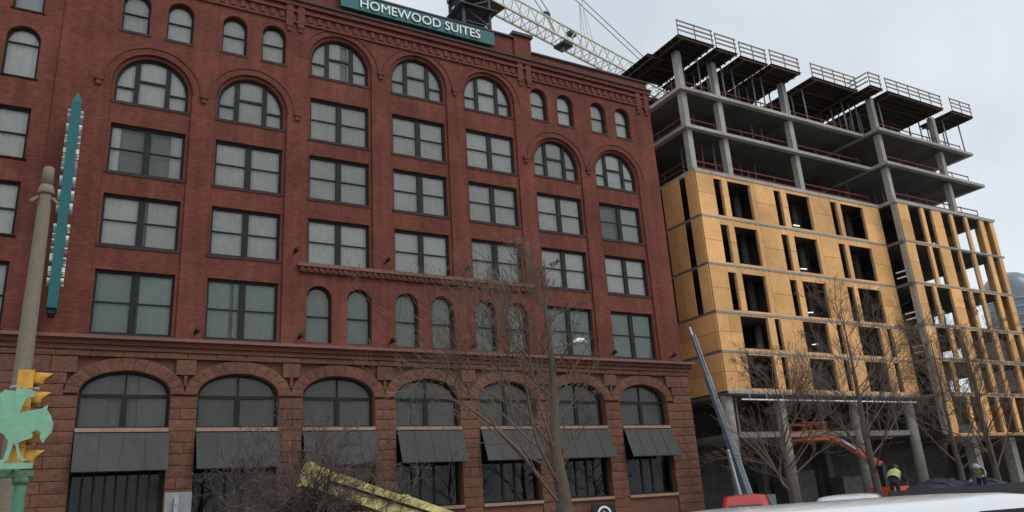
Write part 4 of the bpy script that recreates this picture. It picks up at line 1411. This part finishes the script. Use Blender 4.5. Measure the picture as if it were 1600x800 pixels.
# orange articulated lift
ol = thing('boom_lift', (45.0, 32.5, 0.13), 'orange articulated lift with a raised boom under the unfinished building', 'lift')
b = MB(); b.bar((40.6, 32.6, 4.85), (42.6, 32.6, 4.0), 0.26, 0.26); b.build('upper_boom', 'lift_orange', ol)
b = MB(); b.bar((42.6, 32.6, 4.0), (44.9, 32.6, 3.05), 0.32, 0.32); b.build('lower_boom', 'lift_orange', ol)
b = MB(); b.bar((41.4, 32.4, 4.55), (42.7, 32.4, 3.95), 0.14, 0.14); b.build('ram', 'galvanised', ol)
b = MB(); b.bar((40.7, 32.6, 4.85), (39.9, 32.6, 4.72), 0.2, 0.2); b.build('jib_link', 'lift_orange', ol)
box('basket_floor', 37.9, 39.9, 32.0, 33.2, 4.55, 4.68, 'lift_orange', ol)
for z in (5.1, 5.55):
    b = MB()
    for q in (((37.92, 32.02), (39.88, 32.02)), ((39.88, 32.02), (39.88, 33.18)), ((39.88, 33.18), (37.92, 33.18)), ((37.92, 33.18), (37.92, 32.02))):
        b.bar((*q[0], z), (*q[1], z), 0.05)
    b.build('basket_rail', 'lift_orange', ol)
for x, y in ((37.95, 32.05), (39.85, 32.05), (39.85, 33.15), (37.95, 33.15)):
    box('basket_post', x - 0.025, x + 0.025, y - 0.025, y + 0.025, 4.682, 5.6, 'lift_orange', ol)
box('riser', 44.75, 45.1, 32.4, 32.8, 1.7, 3.1, 'black_metal', ol)
box('turret', 44.4, 46.2, 31.9, 33.3, 1.3, 1.69, 'lift_orange', ol)
box('chassis', 43.6, 46.9, 31.5, 33.7, 0.6, 1.298, 'lift_orange', ol)
for x in (44.2, 46.3):
    for y in (31.5, 33.7): wheel(ol, x, y, 0.58, 0.45, 0.35)

# ------------------------------------------------------------------ vehicles
def rrect(cx, hl, hw, r, n=6):
    """rounded rectangle ring about the car's own x axis"""
    out = []
    for (sx, sy, a0) in ((1, 1, 0), (-1, 1, 90), (-1, -1, 180), (1, -1, 270)):
        for i in range(n + 1):
            a = math.radians(a0 + 90 * i / n)
            out.append((cx + sx * (hl - r) + r * math.cos(a), sy * (hw - r) + r * math.sin(a)))
    return out

def car(loc, rz, label, paint, L=4.6, W=1.82, H=1.5, belt=0.95, roof=(-0.15, 1.35), cab=(-0.25, 2.05), hood=0.85, group='parked cars', van=False, wtop=0.94):
    t = thing('parked_car', loc, label, 'car', group)
    M = Matrix.Rotation(rz, 4, 'Z')
    O = Vector(loc)
    def tr(v): return O + (M @ Vector(v))
    hl, hw = L / 2, W / 2
    # lower body
    rings = []
    for (dl, dw, z, r) in ((-0.25, -0.16, 0.2, 0.25), (-0.06, -0.03, 0.32, 0.35), (0, 0, 0.55, 0.42), (-0.03, -0.01, 0.72, 0.42), (-0.10, -0.05, belt - 0.03, 0.45), (-0.22, -0.10, belt + 0.01, 0.5)):
        rings.append([(x, y, z) for x, y in rrect(0, hl + dl, hw + dw, r)])
    # bonnet falls a little to the front
    for ring in rings[3:]:
        for i, (x, y, z) in enumerate(ring):
            if x > cab[1] - 0.6: ring[i] = (x, y, z - (0.10 if not van else 0.05) * min(1, (x - cab[1] + 0.6) / 1.2) * (z / belt))
    vs, fs = [], []
    n = len(rings[0])
    for ring in rings: vs += [tr(v) for v in ring]
    for i in range(len(rings) - 1):
        for k in range(n):
            k2 = (k + 1) % n
            fs.append((i * n + k, i * n + k2, (i + 1) * n + k2, (i + 1) * n + k))
    fs.append(tuple(range(n))[::-1])
    fs.append(tuple((len(rings) - 1) * n + k for k in range(n)))
    wmesh('body', vs, fs, paint, t, True)
    # cabin: belt ring, roof edge, crowned roof
    cb = [(cab[0] - 0.0, cab[1])]
    c0, c1 = -hl + 0.35 + max(0, cab[0] + 0.25), cab[1]
    r0, r1 = roof[0] - hl * 0.62, roof[1] - 0.35
    cabr = [((c0 + c1) / 2, (c1 - c0) / 2, hw - 0.09, belt, 0.22), ((r0 + r1) / 2, (r1 - r0) / 2 + 0.05, hw - 0.24, H - 0.075, 0.26),
            ((r0 + r1) / 2, (r1 - r0) / 2 - 0.03, hw - 0.29, H - 0.042, 0.25), ((r0 + r1) / 2, (r1 - r0) / 2 - 0.18, hw - 0.42, H - 0.016, 0.22),
            ((r0 + r1) / 2, (r1 - r0) / 2 - 0.5, hw - 0.62, H, 0.15)]
    rings = [[(x, y, z) for x, y in rrect(cx, a, b_, r)] for cx, a, b_, z, r in cabr]
    vs, fs = [], []
    for ring in rings: vs += [tr(v) for v in ring]
    for i in range(len(rings) - 1):
        for k in range(n):
            k2 = (k + 1) % n
            fs.append((i * n + k, i * n + k2, (i + 1) * n + k2, (i + 1) * n + k))
    fs.append(tuple((len(rings) - 1) * n + k for k in range(n)))
    cabin = wmesh('cabin', vs, fs, paint, t, True)
    # glass let into the cabin sides
    (bx, bl, bw, bz, _), (tx, tl, tw, tz, _) = cabr[0], cabr[1]
    def side_pt(u, v, s_):     # u along 0..1, v up 0..1
        x0, x1 = bx - bl + (tx - tl - bx + bl) * v, bx + bl + (tx + tl - bx - bl) * v
        return (x0 + (x1 - x0) * u, s_ * (bw + (tw - bw) * v + 0.006), bz + (tz - bz) * v)
    def end_pt(u, v, s_):
        x = (bx + s_ * bl) + ((tx + s_ * tl) - (bx + s_ * bl)) * v + s_ * 0.006
        w = bw + (tw - bw) * v
        return (x, -w + 2 * w * u, bz + (tz - bz) * v)
    for s_ in (-1, 1):
        for u0, u1 in ((0.1, 0.30), (0.33, 0.58), (0.61, 0.88)):
            q = [side_pt(u0, 0.06, s_), side_pt(u1, 0.06, s_), side_pt(u1 - 0.01, wtop - 0.06, s_), side_pt(u0 + 0.01, wtop - 0.06, s_)]
            wmesh('side_window', [tr(v) for v in q], [(0, 1, 2, 3)], 'car_glass', cabin)
            q2 = [(a[0], a[1] + s_ * 0.004, a[2]) for a in q]
            b = MB()
            for i in range(4): b.bar(tr(q2[i]), tr(q2[(i + 1) % 4]), 0.025)
            b.build('window_trim', 'black_metal', cabin)
        q = [end_pt(0.12, 0.05, s_), end_pt(0.88, 0.05, s_), end_pt(0.84, wtop - 0.02, s_), end_pt(0.16, wtop - 0.02, s_)]
        wmesh('windscreen' if s_ > 0 else 'rear_window', [tr(v) for v in q], [(0, 1, 2, 3)], 'car_glass', cabin)
    for sx in (-1, 1):
        for sy in (-1, 1):
            x, y = sx * hl * 0.62, sy * (hw - 0.12)
            b = MB(); b.tube([tr((x, y - 0.11, 0.32)), tr((x, y + 0.11, 0.32))], 0.32, 18); w_ = b.build('wheel', 'rubber', t, True)
            b = MB(); b.tube([tr((x, y - 0.125, 0.32)), tr((x, y + 0.125, 0.32))], 0.2, 14); b.build('rim', 'alloy', w_, True)
            b = MB(); b.bar(tr((sx * (hl - 0.10), sy * (hw - 0.42), 0.68)), tr((sx * (hl - 0.10), sy * (hw - 0.2), 0.68)), 0.12, 0.12)
            b.build('headlight' if sx > 0 else 'tail_light', 'lamp_clear' if sx > 0 else 'lamp_red', t)
    for sy in (-1, 1):
        b = MB(); b.bar(tr((cab[1] - 0.75, sy * (hw + 0.02), belt + 0.06)), tr((cab[1] - 0.6, sy * (hw + 0.02), belt + 0.1)), 0.2, 0.13); b.build('mirror', paint, t)
    return t

car((4.5, 4.0, 0), math.radians(168), 'white car parked nearest the camera, its roof in the bottom right corner', 'paint_white', L=4.7, W=1.85, H=1.54, belt=1.02)
car((21.3, 21.0, 0), math.radians(42), 'red car beyond the white car at the foot of the grey column', 'paint_red', L=4.5, W=1.85, H=1.72, belt=1.02, wtop=0.6)
car((17.2, 13.5, 0), math.radians(35), 'silver car just behind the roof of the white car', 'paint_silver', L=4.4, W=1.8, H=1.53, belt=1.0, wtop=0.6)

# ------------------------------------------------------------------ flatbed trailer with a covered load
ft = thing('flatbed_trailer', (33.0, 20.0, 0.0), 'long black flatbed trailer standing on the road before the site', 'trailer')
box('deck', 26.0, 42.5, 18.8, 21.2, 0.8, 0.95, 'black_metal', ft)
box('side_board', 26.0, 42.5, 18.74, 18.798, 0.8, 1.5, 'black_metal', ft)
box('chassis_beam', 26.5, 42.0, 19.5, 20.5, 0.55, 0.798, 'black_metal', ft)
for x in (28.0, 29.3, 38.5, 39.8):
    for y in (19.0, 21.0): wheel(ft, x, y, 0.38, 0.38, 0.3)
ld = thing('tarpaulin_load', (32.0, 20.0, 0.95), 'lumpy load under a dark navy tarpaulin on the flatbed trailer', 'tarpaulin')
vs, fs = [], []
RT = random.Random(4)
NU, NV = 26, 10
for i in range(NU + 1):
    for j in range(NV + 1):
        u, v = i / NU, j / NV
        x = 28.9 + 6.2 * u; y = 18.95 + 2.1 * v
        hgt = 1.12 * (math.sin(PI * u) ** 0.5) * (math.sin(PI * (0.12 + 0.76 * v)) ** 0.6) * (0.82 + 0.2 * math.sin(7 * u + 1) + 0.1 * math.sin(17 * u + 3 * v)) if 0 < u < 1 else 0
        vs.append((x, y, 0.955 + max(0, hgt * (0 if j in (0, NV) else 1) + RT.uniform(-0.07, 0.07) * (0 < u < 1 and 0 < v < 1))))
for i in range(NU):
    for j in range(NV):
        a = i * (NV + 1) + j
        fs.append((a, a + NV + 1, a + NV + 2, a + 1))
wmesh('cover', vs, fs, 'tarp_navy', ld, True)
for f in (0.25, 0.5, 0.75):
    i = int(NU * f)
    b = MB(); b.tube([Vector(vs[i * (NV + 1) + j]) + Vector((0, 0, 0.012)) for j in range(NV + 1)], 0.02, 4); b.build('lashing', 'rubber', ld)

# ------------------------------------------------------------------ workers
def person(name, loc, rz, label, bend=0.0, arm=0.6, vest='hivis'):
    """standing or stooping figure about 1.76 m tall; bend tilts the trunk forward"""
    t = thing(name, loc, label, 'person')
    M = Matrix.Translation(loc) @ Matrix.Rotation(rz, 4, 'Z')
    def B(x, y, z):            # bend about the hips (x forward)
        dz = z - 0.95
        return Vector((x * math.cos(bend) + dz * math.sin(bend), y, 0.95 + dz * math.cos(bend) - x * math.sin(bend)))
    J = {'pelvis': (Vector((0, 0, 0.95)), 0.15), 'waist': (B(0, 0, 1.12), 0.145), 'chest': (B(0.02, 0, 1.32), 0.17), 'neck': (B(0.01, 0, 1.48), 0.065),
         'head': (B(0.03, 0, 1.60), 0.098), 'crown': (B(0.02, 0, 1.70), 0.085)}
    E = [('pelvis', 'waist'), ('waist', 'chest'), ('chest', 'neck'), ('neck', 'head'), ('head', 'crown')]
    for s_, n_ in ((1, 'l'), (-1, 'r')):
        J['hip' + n_] = (Vector((0, 0.1 * s_, 0.88)), 0.11)
        J['knee' + n_] = (Vector((0.05, 0.11 * s_, 0.48)), 0.068)
        J['ankle' + n_] = (Vector((-0.02, 0.12 * s_, 0.09)), 0.048)
        J['toe' + n_] = (Vector((0.17, 0.13 * s_, 0.045)), 0.042)
        J['sho' + n_] = (B(0.0, 0.19 * s_, 1.41), 0.075)
        sh = J['sho' + n_][0]
        a = arm + (0.3 if s_ > 0 else 0.0)
        el = sh + Vector((math.sin(a) * 0.29, 0.05 * s_, -math.cos(a) * 0.29))
        wr = el + Vector((math.sin(a + 0.5) * 0.25, 0, -math.cos(a + 0.5) * 0.25))
        hd = wr + Vector((math.sin(a + 0.5) * 0.09, 0, -math.cos(a + 0.5) * 0.09))
        J['elb' + n_] = (el, 0.048); J['wri' + n_] = (wr, 0.034); J['han' + n_] = (hd, 0.04)
        for q in range(4):
            fo = hd + Vector((math.sin(a + 0.7) * (0.07 + 0.008 * (q % 3)), (q - 1.5) * 0.018, -math.cos(a + 0.7) * 0.07))
            J['fin%d%s' % (q, n_)] = (fo, 0.009)
            E.append(('han' + n_, 'fin%d%s' % (q, n_)))
        J['thu' + n_] = (hd + Vector((0.03, -0.05 * s_, -0.02)), 0.011)
        E.append(('wri' + n_, 'thu' + n_))
        E += [('pelvis', 'hip' + n_), ('hip' + n_, 'knee' + n_), ('knee' + n_, 'ankle' + n_), ('ankle' + n_, 'toe' + n_),
              ('chest', 'sho' + n_), ('sho' + n_, 'elb' + n_), ('elb' + n_, 'wri' + n_), ('wri' + n_, 'han' + n_)]
    keys = list(J)
    me = bpy.data.meshes.new('body')
    me.from_pydata([J[k][0] for k in keys], [(keys.index(a), keys.index(b_)) for a, b_ in E], [])
    ob = bpy.data.objects.new('body', me)
    col.objects.link(ob)
    md = ob.modifiers.new('skin', 'SKIN')
    for i, k in enumerate(keys):
        sv = me.skin_vertices[0].data[i]
        sv.radius = (J[k][1], J[k][1] * (0.78 if k in ('chest', 'waist', 'pelvis') else 1.0))
        sv.use_root = (k == 'pelvis')
    ob.modifiers.new('sub', 'SUBSURF').levels = 1
    bpy.context.view_layer.update()
    dg = bpy.context.evaluated_depsgraph_get()
    fin = bpy.data.meshes.new_from_object(ob.evaluated_get(dg))
    bpy.data.objects.remove(ob)
    fin.materials.clear()
    for m in ('trouser', 'skin'): fin.materials.append(MATS[m])
    nz, hz = J['neck'][0], J['head'][0]
    for pgn in fin.polygons:
        c = pgn.center
        hand = min((c - J['hanl'][0]).length, (c - J['hanr'][0]).length) < 0.11
        pgn.material_index = 1 if hand or (c - hz).length < 0.155 else 0
        pgn.use_smooth = True
    fin.name = 'body'
    for v in fin.vertices: v.co = (M @ v.co) - Vector(loc)
    inst('body', fin, loc, t)
    # vest: shell round the trunk
    up = (J['neck'][0] - J['pelvis'][0]).normalized()
    fw = Vector((0, 1, 0)).cross(up).normalized()
    b = MB(); rings = []
    for zz, rx, ry in ((0.98, 0.175, 0.215), (1.12, 0.165, 0.205), (1.3, 0.185, 0.23), (1.42, 0.15, 0.22), (1.47, 0.09, 0.13)):
        c = B(0.01, 0, zz)
        rings.append([M @ (c + fw * rx * math.cos(2 * PI * k / 14) + Vector((0, 1, 0)) * ry * math.sin(2 * PI * k / 14)) for k in range(14)])
    b.add([v for r_ in rings for v in r_], [(i * 14 + k, i * 14 + (k + 1) % 14, (i + 1) * 14 + (k + 1) % 14, (i + 1) * 14 + k) for i in range(4) for k in range(14)])
    vo = b.build('vest', vest, t, True)
    b = MB()
    for zz, rx, ry in ((1.06, 0.178, 0.218), (1.22, 0.184, 0.225)):
        c = B(0.01, 0, zz)
        b.tube([M @ (c + fw * rx * math.cos(2 * PI * k / 14) + Vector((0, 1, 0)) * ry * math.sin(2 * PI * k / 14)) for k in range(15)], 0.022, 4)
    b.build('reflective_band', 'stripe', vo)
    # hard hat, eyes, nose, mouth, ears
    hc = B(0.02, 0, 1.655)
    b = MB()
    rr = [(0.135, 0.0), (0.118, 0.012), (0.112, 0.06), (0.085, 0.105), (0.03, 0.125)]
    vs_, fs_ = [], []
    for r_, z_ in rr:
        for k in range(14):
            vs_.append(M @ (hc + fw * r_ * 1.12 * math.cos(2 * PI * k / 14) + Vector((0, 1, 0)) * r_ * math.sin(2 * PI * k / 14) + up * z_))
    for i in range(4):
        for k in range(14): fs_.append((i * 14 + k, i * 14 + (k + 1) % 14, (i + 1) * 14 + (k + 1) % 14, (i + 1) * 14 + k))
    fs_.append(tuple(56 + k for k in range(14))); b.add(vs_, fs_); b.build('hard_hat', 'sign_back', t, True)
    hd_ = B(0.03, 0, 1.6)
    for nm, off, r_, m in (('eye', (0.085, 0.035, 0.02), 0.012, 'lens_dark'), ('eye', (0.085, -0.035, 0.02), 0.012, 'lens_dark'), ('nose', (0.103, 0, -0.005), 0.016, 'skin'),
                           ('mouth', (0.092, 0, -0.05), 0.012, 'lamp_red'), ('ear', (0.0, 0.098, 0.0), 0.022, 'skin'), ('ear', (0.0, -0.098, 0.0), 0.022, 'skin')):
        c = hd_ + fw * off[0] + Vector((0, 1, 0)) * off[1] + up * off[2]
        b = MB(); b.tube([M @ (c - Vector((0, 1, 0)) * r_ * 0.9), M @ c, M @ (c + Vector((0, 1, 0)) * r_ * 0.9)], [r_ * 0.4, r_, r_ * 0.4], 6); b.build(nm, m, t, True)
    return t

person('person', (59.8, 35.3, 13.21), math.radians(-110), 'worker in a yellow vest standing in a window opening of the unfinished building', arm=0.3)
person('person', (32.2, 19.0, 0.955), math.radians(200), 'worker in a yellow vest stooping at the right end of the navy tarpaulin', bend=1.15, arm=0.5)
person('person', (27.55, 19.6, 0.955), math.radians(20), 'worker in a yellow vest at the left end of the flatbed trailer', bend=0.95, arm=0.5)
